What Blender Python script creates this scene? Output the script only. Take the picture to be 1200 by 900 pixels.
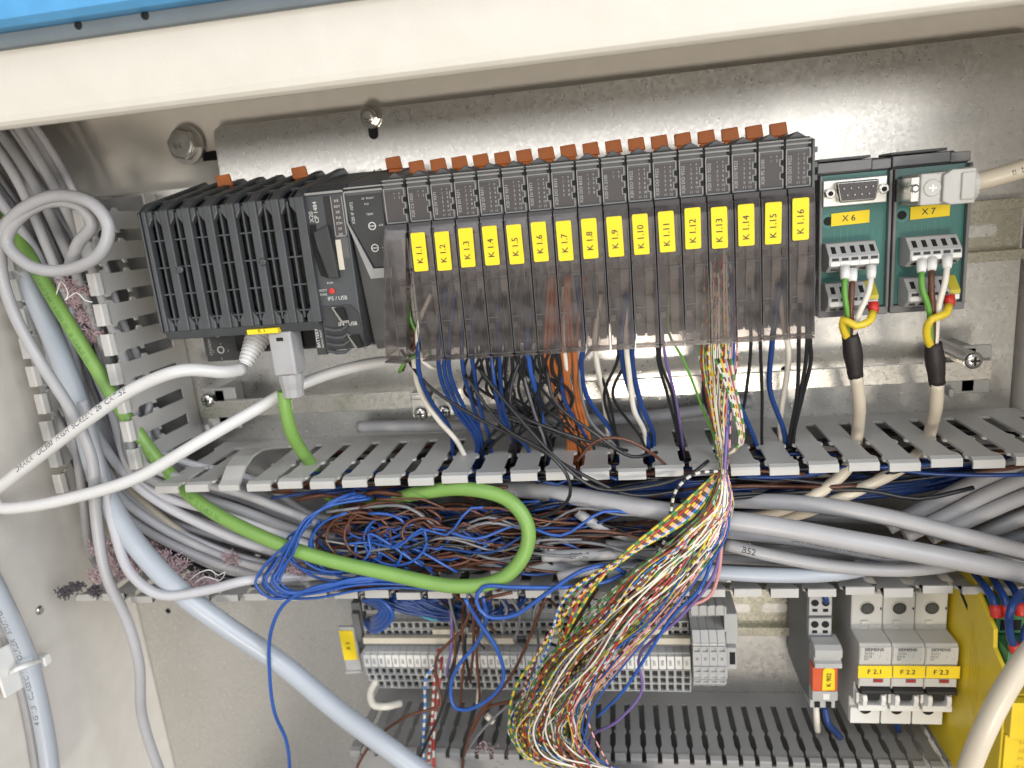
import bpy, math, random
from mathutils import Vector, Matrix
for o in list(bpy.data.objects): bpy.data.objects.remove(o)
S = 0.001                       # everything below is written in millimetres
sc = bpy.context.scene
COL = sc.collection
# ------------------------------------------------------------------ camera
CR = ((0.986884, 0.135258, -0.088123), (-0.053188, -0.242969, -0.968575), (-0.152419, 0.960558, -0.232588))
CC = (104.5378, -456.8568, -0.6210)
FPX = 832.065
cam = bpy.data.cameras.new('camera'); camo = bpy.data.objects.new('camera', cam); COL.objects.link(camo)
cam.sensor_width = 36; cam.lens = FPX/1200*36; cam.clip_start = 0.005; cam.clip_end = 50
r0, r1, r2 = [Vector(r) for r in CR]
camo.matrix_world = Matrix(((r0.x, -r1.x, -r2.x, CC[0]*S), (r0.y, -r1.y, -r2.y, CC[1]*S), (r0.z, -r1.z, -r2.z, CC[2]*S), (0, 0, 0, 1)))
cam.dof.use_dof = True; cam.dof.focus_distance = 0.375; cam.dof.aperture_fstop = 7.0
sc.camera = camo
# ------------------------------------------------------------------ light
world = bpy.data.worlds.new('World'); sc.world = world; world.use_nodes = True
wn = world.node_tree; bg = wn.nodes['Background']
tc = wn.nodes.new('ShaderNodeTexCoord'); sp = wn.nodes.new('ShaderNodeSeparateXYZ'); cr = wn.nodes.new('ShaderNodeValToRGB')
mr = wn.nodes.new('ShaderNodeMapRange'); mr.inputs[1].default_value = -1; mr.inputs[2].default_value = 1
wn.links.new(tc.outputs['Generated'], sp.inputs[0]); wn.links.new(sp.outputs['Z'], mr.inputs[0]); wn.links.new(mr.outputs[0], cr.inputs[0]); wn.links.new(cr.outputs[0], bg.inputs[0])
e = cr.color_ramp.elements
e[0].position = 0.0; e[0].color = (0.62, 0.60, 0.56, 1); e[1].position = 1.0; e[1].color = (0.66, 0.74, 0.86, 1)
x = cr.color_ramp.elements.new(0.5); x.color = (0.85, 0.84, 0.82, 1)
bg.inputs[1].default_value = 0.46
def area(name, loc, target, size, energy, color, sizey=None):
    l = bpy.data.lights.new(name, 'AREA'); l.energy = energy; l.color = color; l.shape = 'RECTANGLE'; l.size = size; l.size_y = sizey or size
    o = bpy.data.objects.new(name, l); COL.objects.link(o); o.location = Vector(loc)*S
    o.rotation_euler = (Vector(target)-Vector(loc)).to_track_quat('-Z', 'Y').to_euler(); return o
area('key_lamp', (260, -1700, -640), (60, 0, -90), 0.30, 12.5, (1.0, 0.91, 0.78))
area('side_fill_lamp', (1500, -1300, 450), (-283, -100, -250), 1.3, 34, (0.88, 0.93, 1.0))  # added bluish fill that brightens the left wall, standing in for sky light
area('overhead_lamp', (-300, -1300, 1100), (0, 0, -200), 0.8, 9, (0.97, 0.98, 1.0))
area('front_strip_fill', (150, -1600, 150), (100, 0, 0), 3.4, 8.5, (1.0, 0.97, 0.92), 0.26)  # added strip for the bright band mirrored in the plate, standing for sky
sc.render.engine = 'CYCLES'
sc.cycles.transparent_max_bounces = 24
sc.cycles.max_bounces = 8
sc.view_settings.view_transform = 'Standard'; sc.view_settings.look = 'None'; sc.view_settings.exposure = 0.0; sc.view_settings.gamma = 1
# ------------------------------------------------------------------ helpers
def P(u, v, y):
    """point of the place seen at (u, v) of the 1200x900 photograph, at depth y (mm)"""
    a, b = (u-600)/FPX, (v-450)/FPX
    d = r0*a + r1*b + r2
    t = (y-CC[1])/d.y
    return Vector(CC) + d*t
def PX(u, v, X):
    """point of the place seen at (u, v) on the side wall plane x = X (mm)"""
    d = r0*((u-600)/FPX) + r1*((v-450)/FPX) + r2
    return Vector(CC) + d*((X-CC[0])/d.x)
MATS = {}
def mat(name, color, rough=0.5, metal=0.0, bump=0.0, bscale=800, var=0.06, vscale=60, spec=0.5, rvar=0.0, coat=0.0, spots=None, sss=0.0):
    if name in MATS: return MATS[name]
    m = bpy.data.materials.new(name); m.use_nodes = True; n = m.node_tree; b = n.nodes['Principled BSDF']
    tc = n.nodes.new('ShaderNodeTexCoord')
    ns = n.nodes.new('ShaderNodeTexNoise'); ns.inputs['Scale'].default_value = vscale; ns.inputs['Detail'].default_value = 5
    n.links.new(tc.outputs['Object'], ns.inputs['Vector'])
    mx = n.nodes.new('ShaderNodeMix'); mx.data_type = 'RGBA'
    c = color
    mx.inputs[6].default_value = (c[0]*(1-var*1.6), c[1]*(1-var*1.7), c[2]*(1-var*1.9), 1); mx.inputs[7].default_value = (min(1, c[0]*(1+var)), min(1, c[1]*(1+var)), min(1, c[2]*(1+var)), 1)
    mp = n.nodes.new('ShaderNodeMapRange'); mp.inputs[1].default_value = .3; mp.inputs[2].default_value = .7
    n.links.new(ns.outputs['Fac'], mp.inputs[0]); n.links.new(mp.outputs[0], mx.inputs[0])
    out = mx.outputs[2]
    if spots:
        n2 = n.nodes.new('ShaderNodeTexNoise'); n2.inputs['Scale'].default_value = spots[0]; n2.inputs['Detail'].default_value = 3
        n.links.new(tc.outputs['Object'], n2.inputs['Vector'])
        m2 = n.nodes.new('ShaderNodeMapRange'); m2.inputs[1].default_value = spots[1]; m2.inputs[2].default_value = spots[1]+.05
        n.links.new(n2.outputs['Fac'], m2.inputs[0])
        x2 = n.nodes.new('ShaderNodeMix'); x2.data_type = 'RGBA'; x2.inputs[7].default_value = (*spots[2], 1)
        n.links.new(m2.outputs[0], x2.inputs[0]); n.links.new(out, x2.inputs[6]); out = x2.outputs[2]
    n.links.new(out, b.inputs['Base Color'])
    b.inputs['Roughness'].default_value = rough; b.inputs['Metallic'].default_value = metal; b.inputs['Specular IOR Level'].default_value = spec
    if coat: b.inputs['Coat Weight'].default_value = coat; b.inputs['Coat Roughness'].default_value = .15
    if sss: b.inputs['Subsurface Weight'].default_value = sss; b.inputs['Subsurface Radius'].default_value = (.002, .0015, .001)
    if rvar:
        m3 = n.nodes.new('ShaderNodeMapRange'); m3.inputs[3].default_value = rough-rvar; m3.inputs[4].default_value = rough+rvar
        n3 = n.nodes.new('ShaderNodeTexNoise'); n3.inputs['Scale'].default_value = vscale*3; n3.inputs['Detail'].default_value = 4
        n.links.new(tc.outputs['Object'], n3.inputs['Vector']); n.links.new(n3.outputs['Fac'], m3.inputs[0]); n.links.new(m3.outputs[0], b.inputs['Roughness'])
    if bump:
        nb = n.nodes.new('ShaderNodeTexNoise'); nb.inputs['Scale'].default_value = bscale; nb.inputs['Detail'].default_value = 2
        n.links.new(tc.outputs['Object'], nb.inputs['Vector'])
        bp = n.nodes.new('ShaderNodeBump'); bp.inputs['Strength'].default_value = bump; bp.inputs['Distance'].default_value = 0.0004
        n.links.new(nb.outputs['Fac'], bp.inputs['Height']); n.links.new(bp.outputs[0], b.inputs['Normal'])
    MATS[name] = m; return m
def stripes(name, c1, c2, period=7.0, duty=.5, rough=.4):
    if name in MATS: return MATS[name]
    m = mat(name, c1, rough, var=.04); n = m.node_tree; b = n.nodes['Principled BSDF']
    old = b.inputs['Base Color'].links[0].from_socket
    uv = n.nodes.new('ShaderNodeUVMap'); s = n.nodes.new('ShaderNodeSeparateXYZ'); n.links.new(uv.outputs[0], s.inputs[0])
    d = n.nodes.new('ShaderNodeMath'); d.operation = 'DIVIDE'; d.inputs[1].default_value = period
    f = n.nodes.new('ShaderNodeMath'); f.operation = 'FRACT'; g = n.nodes.new('ShaderNodeMath'); g.operation = 'LESS_THAN'; g.inputs[1].default_value = duty
    n.links.new(s.outputs[0], d.inputs[0]); n.links.new(d.outputs[0], f.inputs[0]); n.links.new(f.outputs[0], g.inputs[0])
    x = n.nodes.new('ShaderNodeMix'); x.data_type = 'RGBA'; x.inputs[7].default_value = (*c2, 1)
    n.links.new(g.outputs[0], x.inputs[0]); n.links.new(old, x.inputs[6]); n.links.new(x.outputs[2], b.inputs['Base Color'])
    return m
def metal_sheet(name, base, r_lo, r_hi, spangle=.12, mott=.14, bump=.10):
    m = bpy.data.materials.new(name); m.use_nodes = True; n = m.node_tree; b = n.nodes['Principled BSDF']
    tc = n.nodes.new('ShaderNodeTexCoord')
    v = n.nodes.new('ShaderNodeTexVoronoi'); v.inputs['Scale'].default_value = 620; n.links.new(tc.outputs['Object'], v.inputs['Vector'])
    w = n.nodes.new('ShaderNodeTexNoise'); w.inputs['Scale'].default_value = 14; w.inputs['Detail'].default_value = 8; w.inputs['Roughness'].default_value = .65; n.links.new(tc.outputs['Object'], w.inputs['Vector'])
    sp = n.nodes.new('ShaderNodeTexNoise'); sp.inputs['Scale'].default_value = 300; sp.inputs['Detail'].default_value = 3; n.links.new(tc.outputs['Object'], sp.inputs['Vector'])
    s = n.nodes.new('ShaderNodeSeparateColor'); n.links.new(v.outputs['Color'], s.inputs[0])
    a = n.nodes.new('ShaderNodeMath'); a.operation = 'MULTIPLY_ADD'; a.inputs[1].default_value = spangle; a.inputs[2].default_value = base-spangle/2; n.links.new(s.outputs[0], a.inputs[0])
    a2 = n.nodes.new('ShaderNodeMath'); a2.operation = 'MULTIPLY_ADD'; a2.inputs[1].default_value = mott; n.links.new(w.outputs[0], a2.inputs[0]); n.links.new(a.outputs[0], a2.inputs[2])
    sub = n.nodes.new('ShaderNodeMath'); sub.operation = 'SUBTRACT'; sub.inputs[1].default_value = mott/2; n.links.new(a2.outputs[0], sub.inputs[0])
    k = n.nodes.new('ShaderNodeMapRange'); k.inputs[1].default_value = .735; k.inputs[2].default_value = .78; k.inputs[3].default_value = 1; k.inputs[4].default_value = .45; n.links.new(sp.outputs[0], k.inputs[0])
    mu = n.nodes.new('ShaderNodeMath'); mu.operation = 'MULTIPLY'; n.links.new(sub.outputs[0], mu.inputs[0]); n.links.new(k.outputs[0], mu.inputs[1])
    tint = n.nodes.new('ShaderNodeMix'); tint.data_type = 'RGBA'; tint.blend_type = 'MULTIPLY'; tint.inputs[0].default_value = 1; tint.inputs[7].default_value = (1, .985, .955, 1)
    cb = n.nodes.new('ShaderNodeCombineColor'); [n.links.new(mu.outputs[0], cb.inputs[i]) for i in range(3)]
    n.links.new(cb.outputs[0], tint.inputs[6]); n.links.new(tint.outputs[2], b.inputs['Base Color'])
    b.inputs['Metallic'].default_value = 1
    r = n.nodes.new('ShaderNodeMapRange'); r.inputs[3].default_value = r_lo; r.inputs[4].default_value = r_hi; n.links.new(s.outputs[1], r.inputs[0]); n.links.new(r.outputs[0], b.inputs['Roughness'])
    bp = n.nodes.new('ShaderNodeBump'); bp.inputs['Strength'].default_value = bump; bp.inputs['Distance'].default_value = .0002; n.links.new(sp.outputs[0], bp.inputs['Height']); n.links.new(bp.outputs[0], b.inputs['Normal'])
    MATS[name] = m; return m
def clear_plastic(name, tint, gloss=.5):
    m = bpy.data.materials.new(name); m.use_nodes = True; n = m.node_tree; n.nodes.remove(n.nodes['Principled BSDF']); out = n.nodes['Material Output']
    t = n.nodes.new('ShaderNodeBsdfTransparent'); t.inputs[0].default_value = (*tint, 1)
    g = n.nodes.new('ShaderNodeBsdfGlossy'); g.inputs['Roughness'].default_value = .18; g.inputs[0].default_value = (.9, .9, .92, 1)
    d = n.nodes.new('ShaderNodeBsdfDiffuse'); d.inputs[0].default_value = (.30, .28, .27, 1)
    f = n.nodes.new('ShaderNodeFresnel'); f.inputs[0].default_value = 1.5
    tc = n.nodes.new('ShaderNodeTexCoord'); nz = n.nodes.new('ShaderNodeTexNoise'); nz.inputs['Scale'].default_value = 120; nz.inputs['Detail'].default_value = 4; n.links.new(tc.outputs['Object'], nz.inputs['Vector'])
    bp = n.nodes.new('ShaderNodeBump'); bp.inputs['Strength'].default_value = .15; bp.inputs['Distance'].default_value = .0005; n.links.new(nz.outputs[0], bp.inputs['Height']); n.links.new(bp.outputs[0], g.inputs['Normal'])
    dm = n.nodes.new('ShaderNodeMapRange'); dm.inputs[1].default_value = .35; dm.inputs[2].default_value = .7; dm.inputs[3].default_value = .04; dm.inputs[4].default_value = .20; n.links.new(nz.outputs[0], dm.inputs[0])
    m1 = n.nodes.new('ShaderNodeMixShader'); n.links.new(dm.outputs[0], m1.inputs[0]); n.links.new(t.outputs[0], m1.inputs[1]); n.links.new(d.outputs[0], m1.inputs[2])
    fm = n.nodes.new('ShaderNodeMath'); fm.operation = 'MULTIPLY'; fm.inputs[1].default_value = gloss; n.links.new(f.outputs[0], fm.inputs[0])
    m2 = n.nodes.new('ShaderNodeMixShader'); n.links.new(fm.outputs[0], m2.inputs[0]); n.links.new(m1.outputs[0], m2.inputs[1]); n.links.new(g.outputs[0], m2.inputs[2])
    n.links.new(m2.outputs[0], out.inputs[0]); MATS[name] = m; return m
def empty(name, loc, label, cat, group=None):
    o = bpy.data.objects.new(name, None); COL.objects.link(o); o.location = Vector(loc)*S; o.empty_display_size = .005
    tag(o, label, cat, group); return o
def tag(o, label=None, cat=None, group=None, kind=None):
    if label: o['label'] = label
    if cat: o['category'] = cat
    if group: o['group'] = group
    if kind: o['kind'] = kind
    return o
def origin_of(par):
    v = Vector((0, 0, 0))
    while par is not None: v = v + par.location; par = par.parent
    return v/S
class MB:
    def __init__(s): s.v = []; s.f = []; s.uv = None; s.smooth = False
    def add(s, vs, fs):
        n = len(s.v); s.v += [tuple(v) for v in vs]; s.f += [tuple(i+n for i in f) for f in fs]; return s
    def box(s, x0, x1, y0, y1, z0, z1):
        x0, x1 = min(x0, x1), max(x0, x1); y0, y1 = min(y0, y1), max(y0, y1); z0, z1 = min(z0, z1), max(z0, z1)
        return s.add([(x0,y0,z0),(x1,y0,z0),(x1,y1,z0),(x0,y1,z0),(x0,y0,z1),(x1,y0,z1),(x1,y1,z1),(x0,y1,z1)],
                     [(0,3,2,1),(4,5,6,7),(0,1,5,4),(1,2,6,5),(2,3,7,6),(3,0,4,7)])
    def cbox(s, x0, x1, y0, y1, z0, z1, c=.4):
        """box with its four front (low y) edges chamfered"""
        x0, x1 = min(x0, x1), max(x0, x1); y0, y1 = min(y0, y1), max(y0, y1); z0, z1 = min(z0, z1), max(z0, z1)
        return s.add([(x0,y0+c,z0),(x1,y0+c,z0),(x1,y0+c,z1),(x0,y0+c,z1),(x0,y1,z0),(x1,y1,z0),(x1,y1,z1),(x0,y1,z1),(x0+c,y0,z0+c),(x1-c,y0,z0+c),(x1-c,y0,z1-c),(x0+c,y0,z1-c)],
                     [(8,9,10,11),(0,1,9,8),(1,2,10,9),(2,3,11,10),(3,0,8,11),(0,4,5,1),(1,5,6,2),(2,6,7,3),(3,7,4,0),(4,7,6,5)])
    def prism(s, poly, a0, a1, axis='x'):
        """extrude a 2-D polygon: axis x takes (y,z), axis y takes (x,z), axis z takes (x,y)"""
        n = len(poly)
        g = {'x': lambda p, a: (a, p[0], p[1]), 'y': lambda p, a: (p[0], a, p[1]), 'z': lambda p, a: (p[0], p[1], a)}[axis]
        return s.add([g(p, a0) for p in poly]+[g(p, a1) for p in poly],
                     [tuple(range(n-1, -1, -1)), tuple(range(n, 2*n))]+[(i, (i+1) % n, n+(i+1) % n, n+i) for i in range(n)])
    def cyl(s, c, d, r, h, n=20, r2=None, cap=True):
        c = Vector(c); d = Vector(d).normalized(); a = d.orthogonal().normalized(); b = d.cross(a); r2 = r if r2 is None else r2
        v = [c+(a*math.cos(t)+b*math.sin(t))*r for t in [2*math.pi*i/n for i in range(n)]]
        v += [c+d*h+(a*math.cos(t)+b*math.sin(t))*r2 for t in [2*math.pi*i/n for i in range(n)]]
        f = [(i, (i+1) % n, n+(i+1) % n, n+i) for i in range(n)]
        if cap: f += [tuple(range(n-1, -1, -1)), tuple(range(n, 2*n))]
        return s.add(v, f)
    def ring(s, c, d, r, ri, h, n=24):
        c = Vector(c); d = Vector(d).normalized(); a = d.orthogonal().normalized(); b = d.cross(a)
        v = []
        for rr, hh in ((ri, 0), (r, 0), (r, h), (ri, h)):
            v += [c+d*hh+(a*math.cos(2*math.pi*i/n)+b*math.sin(2*math.pi*i/n))*rr for i in range(n)]
        f = []
        for k in range(4):
            k2 = (k+1) % 4
            f += [(k*n+i, k*n+(i+1) % n, k2*n+(i+1) % n, k2*n+i) for i in range(n)]
        return s.add(v, f)
    def lathe(s, c, d, prof, n=20):
        c = Vector(c); d = Vector(d).normalized(); a = d.orthogonal().normalized(); b = d.cross(a); v = []
        for r, h in prof: v += [c+d*h+(a*math.cos(2*math.pi*i/n)+b*math.sin(2*math.pi*i/n))*r for i in range(n)]
        f = []
        for k in range(len(prof)-1): f += [(k*n+i, k*n+(i+1) % n, (k+1)*n+(i+1) % n, (k+1)*n+i) for i in range(n)]
        f += [tuple(range(n-1, -1, -1)), tuple(range((len(prof)-1)*n, len(prof)*n))]
        return s.add(v, f)
    def tube(s, pts, r, n=8, uv=True, flat=1.0):
        s.smooth = True
        if s.uv is None: s.uv = []
        N = len(pts); base = len(s.v)
        t = [(pts[min(i+1, N-1)]-pts[max(i-1, 0)]).normalized() for i in range(N)]
        a = t[0].orthogonal().normalized(); L = 0; us = []
        for i in range(N):
            if i: L += (pts[i]-pts[i-1]).length
            a = (a-t[i]*a.dot(t[i])).normalized(); b = t[i].cross(a); rr = r[i] if isinstance(r, list) else r
            s.v += [tuple(pts[i]+(a*math.cos(2*math.pi*k/n)+b*math.sin(2*math.pi*k/n)*flat)*rr) for k in range(n)]; us.append(L)
        for i in range(N-1):
            for k in range(n):
                s.f.append((base+i*n+k, base+i*n+(k+1) % n, base+(i+1)*n+(k+1) % n, base+(i+1)*n+k)); s.uv += [(us[i], k/n), (us[i], (k+1)/n), (us[i+1], (k+1)/n), (us[i+1], k/n)]
        s.f += [tuple(base+k for k in range(n-1, -1, -1)), tuple(base+(N-1)*n+k for k in range(n))]
        s.uv += [(0, 0)]*n + [(us[-1], 0)]*n
        return s
    def build(s, name, m, parent=None, local=False, org=None, smooth=None):
        """coordinates are in world mm unless local; stored relative to the parent's origin"""
        if local: o = Vector((0, 0, 0))
        elif parent is not None: o = origin_of(parent)
        else: o = Vector(org) if org is not None else Vector(s.v[0])
        me = bpy.data.meshes.new(name)
        me.from_pydata([((v[0]-o.x)*S, (v[1]-o.y)*S, (v[2]-o.z)*S) for v in s.v], [], s.f)
        me.materials.append(m)
        if s.uv is not None:
            ul = me.uv_layers.new(name='UVMap'); ul.data.foreach_set('uv', [c for p in s.uv for c in p])
        if s.smooth if smooth is None else smooth:
            me.polygons.foreach_set('use_smooth', [len(p.vertices) < 5 for p in me.polygons])
        me.update(); ob = bpy.data.objects.new(name, me); COL.objects.link(ob)
        if parent is not None: ob.parent = parent
        elif not local: ob.location = o*S
        return ob
def bevel(ob, w, seg=2, ang=35):
    md = ob.modifiers.new('bevel', 'BEVEL'); md.width = w*S; md.segments = seg; md.limit_method = 'ANGLE'; md.angle_limit = math.radians(ang); return ob
_txt = {}
def glyphs(t, size):
    if t not in _txt:
        c = bpy.data.curves.new('t', 'FONT'); c.body = t; c.size = 1; c.align_x = 'CENTER'; c.align_y = 'CENTER'; c.resolution_u = 3
        o = bpy.data.objects.new('t', c); COL.objects.link(o); dg = bpy.context.evaluated_depsgraph_get(); me = bpy.data.meshes.new_from_object(o.evaluated_get(dg))
        _txt[t] = ([v.co.xy.copy() for v in me.vertices], [tuple(p.vertices) for p in me.polygons]); bpy.data.objects.remove(o); bpy.data.meshes.remove(me); bpy.data.curves.remove(c)
    return _txt[t]
def text(mb, t, size, c, xd=(1, 0, 0), yd=(0, 0, 1), bold=0, sx=1.0):
    vs, fs = glyphs(t, size); c = Vector(c); xd = Vector(xd); yd = Vector(yd)
    for off in ((0, 0), (bold, 0), (-bold, 0)) if bold else ((0, 0),):
        mb.add([c+xd*((v.x*sx+off[0])*size)+yd*((v.y+off[1])*size)+(xd.cross(yd))*(abs(off[0])*.02*size if off[0] > 0 else (0.01*size if off[0] < 0 else 0)) for v in vs], fs)
    return mb
def lettering(items, m, parent, name='lettering', local=False):
    mb = MB()
    for it in items: text(mb, *it)
    return mb.build(name, m, parent, local=local)
def copy_tree(o, parent=None):
    c = o.copy(); COL.objects.link(c)
    if parent is not None: c.parent = parent
    for ch in list(o.children): copy_tree(ch, c)
    return c
def spline(pts, step=3.0):
    """centripetal Catmull-Rom through the points"""
    p = [Vector(q) for q in pts]
    if len(p) < 3: return [p[0].lerp(p[1], i/8) for i in range(9)]
    p = [p[0]*2-p[1]]+p+[p[-1]*2-p[-2]]; out = []
    for i in range(1, len(p)-2):
        a, b, c, d = p[i-1:i+3]
        t0 = 0; t1 = t0+max((b-a).length, 1e-3)**.5; t2 = t1+max((c-b).length, 1e-3)**.5; t3 = t2+max((d-c).length, 1e-3)**.5
        n = max(2, int((c-b).length/step))
        for k in range(n):
            t = t1+(t2-t1)*k/n
            A1 = a*((t1-t)/(t1-t0))+b*((t-t0)/(t1-t0)); A2 = b*((t2-t)/(t2-t1))+c*((t-t1)/(t2-t1)); A3 = c*((t3-t)/(t3-t2))+d*((t-t2)/(t3-t2))
            B1 = A1*((t2-t)/(t2-t0))+A2*((t-t0)/(t2-t0)); B2 = A2*((t3-t)/(t3-t1))+A3*((t-t1)/(t3-t1))
            out.append(B1*((t2-t)/(t2-t1))+B2*((t-t1)/(t2-t1)))
    out.append(p[-2]); return out
def path(l): return [P(*q) if len(q) == 3 else Vector(q[:3]) for q in l]
def cable(name, l, r, m, label=None, cat='cable', group=None, parent=None, n=None, step=3.0, raw=False):
    pts = spline(l if raw else path(l), step)
    mb = MB().tube(pts, r, n or (14 if r > 1.6 else 7))
    o = mb.build(name, m, parent, org=pts[len(pts)//2])
    if label: tag(o, label, cat, group)
    return o, pts
def print_on(parent, pts, r, t, size, start, m, side=(0, -1, 0), name='lettering', flip=False):
    """lettering printed along a cable: the glyph x runs along the path, y round the jacket"""
    vs, fs = glyphs(t, size); L = [0]
    for i in range(1, len(pts)): L.append(L[-1]+(pts[i]-pts[i-1]).length)
    w = max(v.x for v in vs)-min(v.x for v in vs); out = []; side = Vector(side)
    for v in vs:
        s = start+(v.x*(-1 if flip else 1)+w/2)*size; s = min(max(s, 0.01), L[-1]-.01)
        i = next(k for k in range(1, len(L)) if L[k] >= s); f = (s-L[i-1])/(L[i]-L[i-1]); p = pts[i-1].lerp(pts[i], f)
        a_, b_ = pts[max(i-2, 0)], pts[min(i+1, len(pts)-1)]; t_ = (b_-a_).normalized()
        nrm = (side-t_*side.dot(t_)).normalized(); b = nrm.cross(t_)*(1 if not flip else -1)
        # glyphs stay unmirrored: x and y turn together
        an = v.y*size/r; out.append(p+(nrm*math.cos(an)+b*math.sin(an))*(r*1.012+.05))
    return MB().add(out, fs).build(name, m, parent)
R = random.Random(7)
def jit(a): return R.uniform(-a, a)
# ------------------------------------------------------------------ materials
galv = metal_sheet('galvanised', .71, .27, .34, .06, .04, .02)
rail_m = metal_sheet('zinc_yellow', .60, .24, .30, .02, .05, .01); rail_m.node_tree.nodes['Mix'].inputs[7].default_value = (1, .96, .80, 1)
cream = mat('cream_paint', (.61, .57, .50), .42, bump=.28, bscale=900, var=.02)
wallp = mat('wall_paint', (.66, .62, .56), .45, bump=.25, bscale=900, var=.03)
blue_p = mat('blue_paint', (.09, .33, .62), .35, bump=.3, bscale=900)
strip_m = mat('blue_grey_gasket', (.17, .20, .22), .7)
pvc = mat('duct_grey', (.45, .44, .42), .42, bump=.05, bscale=1500, var=.05, vscale=30)
pvc2 = mat('duct_dark_grey', (.27, .265, .26), .42, bump=.05, bscale=1500, var=.05, vscale=30)
anth = mat('anthracite', (.060, .064, .069), .42, bump=.12, bscale=3000, var=.1)
anth2 = mat('anthracite_dark', (.035, .036, .038), .5, var=.1)
module_m = mat('module_grey', (.10, .10, .102), .45, bump=.08, bscale=2500, var=.08)
edge_m = mat('module_edge', (.30, .30, .29), .45)
brown_face = mat('status_face', (.060, .052, .052), .35)
black = mat('black_plastic', (.012, .012, .013), .45)
void = mat('deep_black', (.006, .006, .006), .8)
print_w = mat('white_print', (.62, .62, .60), .6)
print_g = mat('grey_print', (.42, .42, .41), .6)
ink = mat('black_ink', (.015, .015, .015), .5)
yel = mat('yellow_label', (.86, .63, .012), .62, var=.04, spots=(260, .74, (.95, .85, .45)))
orange = mat('orange_lever', (.60, .15, .012), .38, var=.12)
smoke = clear_plastic('smoked_plastic', (.80, .765, .75), .75)
grey_t = mat('terminal_grey', (.42, .42, .415), .45, var=.06)
grey_d = mat('terminal_dark_grey', (.14, .145, .15), .5)  # plain darker grey plastic of ridges, clamp and relay housing
white_p = mat('white_plastic', (.74, .73, .70), .4, var=.02)
offw = mat('breaker_plastic', (.52, .51, .48), .42, bump=.05, bscale=2000, var=.03)
beige_m = mat('marker_beige', (.60, .55, .45), .5)
pcb = mat('green_board', (.035, .155, .135), .33, var=.10, vscale=25, coat=.3)
steel = mat('bright_steel', (.62, .61, .58), .25, 1.0, var=.1, rvar=.08)
dsteel = mat('dull_steel', (.55, .54, .52), .38, 1.0, var=.15, rvar=.1)
redp = mat('red_plastic', (.55, .03, .02), .4)
orr = mat('relay_orange', (.60, .10, .03), .35)
pil = mat('safety_yellow', (.76, .56, .03), .42, bump=.1, bscale=1500, var=.04)
grn = mat('connector_green', (.06, .22, .09), .45)
bar_m = metal_sheet('tinned_bar', .62, .26, .34, .03, .08, .02); bar_m.node_tree.nodes['Mix'].inputs[7].default_value = (1, .965, .90, 1)
def grime(m): return m
c_grey = mat('cable_grey', (.38, .375, .385), .38, var=.08, vscale=25, bump=.05, bscale=300)
c_grey2 = mat('cable_mid_grey', (.30, .295, .305), .4, var=.10, vscale=25, bump=.05, bscale=300)
c_lgrey = mat('cable_light_grey', (.46, .455, .48), .36, var=.06, vscale=25)
c_blueg = mat('cable_blue_grey', (.39, .42, .465), .34, var=.05, vscale=20)
c_white = mat('cable_white', (.60, .59, .58), .34, var=.04, vscale=20)
c_cream = mat('cable_cream', (.60, .53, .42), .36, var=.05, vscale=25)
c_green = mat('cable_green', (.19, .35, .08), .42, var=.08, vscale=30)
c_black = mat('cable_black', (.018, .018, .019), .38)
w_blue = mat('wire_blue', (.012, .045, .19), .34, var=.12)
w_blue2 = mat('wire_bright_blue', (.022, .085, .34), .34, var=.1)
w_black = mat('wire_black', (.014, .014, .016), .36)
w_brown = mat('wire_brown', (.10, .035, .018), .36, var=.15)
w_orange = mat('wire_orange', (.42, .13, .035), .36, var=.1)
w_white = mat('wire_white', (.72, .68, .60), .36)
w_grey = mat('wire_grey', (.17, .17, .18), .36)
w_violet = mat('wire_violet', (.16, .11, .30), .36)
w_teal = mat('wire_teal', (.06, .26, .36), .36)
w_yellow = mat('wire_yellow', (.70, .52, .03), .36)
w_green = mat('wire_green', (.12, .32, .05), .36)
w_red = mat('wire_red', (.42, .04, .04), .36)
w_pink = mat('wire_pink', (.55, .26, .25), .36)
W = (.58, .55, .49); G = (.07, .22, .06); Y = (.62, .46, .04); Rd = (.38, .035, .03); Bn = (.12, .045, .02); Gy = (.35, .35, .35); Bl = (.03, .16, .5); Bk = (.02, .02, .02); Pk = (.75, .38, .38)
def vary(d):
    o = {}
    for i, (k, (a, b)) in enumerate(d.items()): o[k] = [stripes('strand_%d_%d' % (i, j), a, b, p_, q_) for j, (p_, q_) in enumerate(((5.2, .5), (8.4, .42), (13, .62), (9.3, .76)))]
    return o
STR = vary({'white and green': (W, G), 'yellow and brown': (Y, Bn), 'white and black': (W, Bk), 'yellow and red': (Y, Rd),
       'white and yellow': (W, Y), 'green and brown': (G, Bn), 'white and red': (W, Rd), 'yellow and green': (Y, G),
       'yellow and grey': (Y, Gy), 'white and blue': (W, Bl), 'red and brown': (Rd, Bn), 'pink and brown': (Pk, Bn)})
fluff_m = mat('lint', (.50, .37, .40), .9, var=.25, vscale=200)
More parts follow.
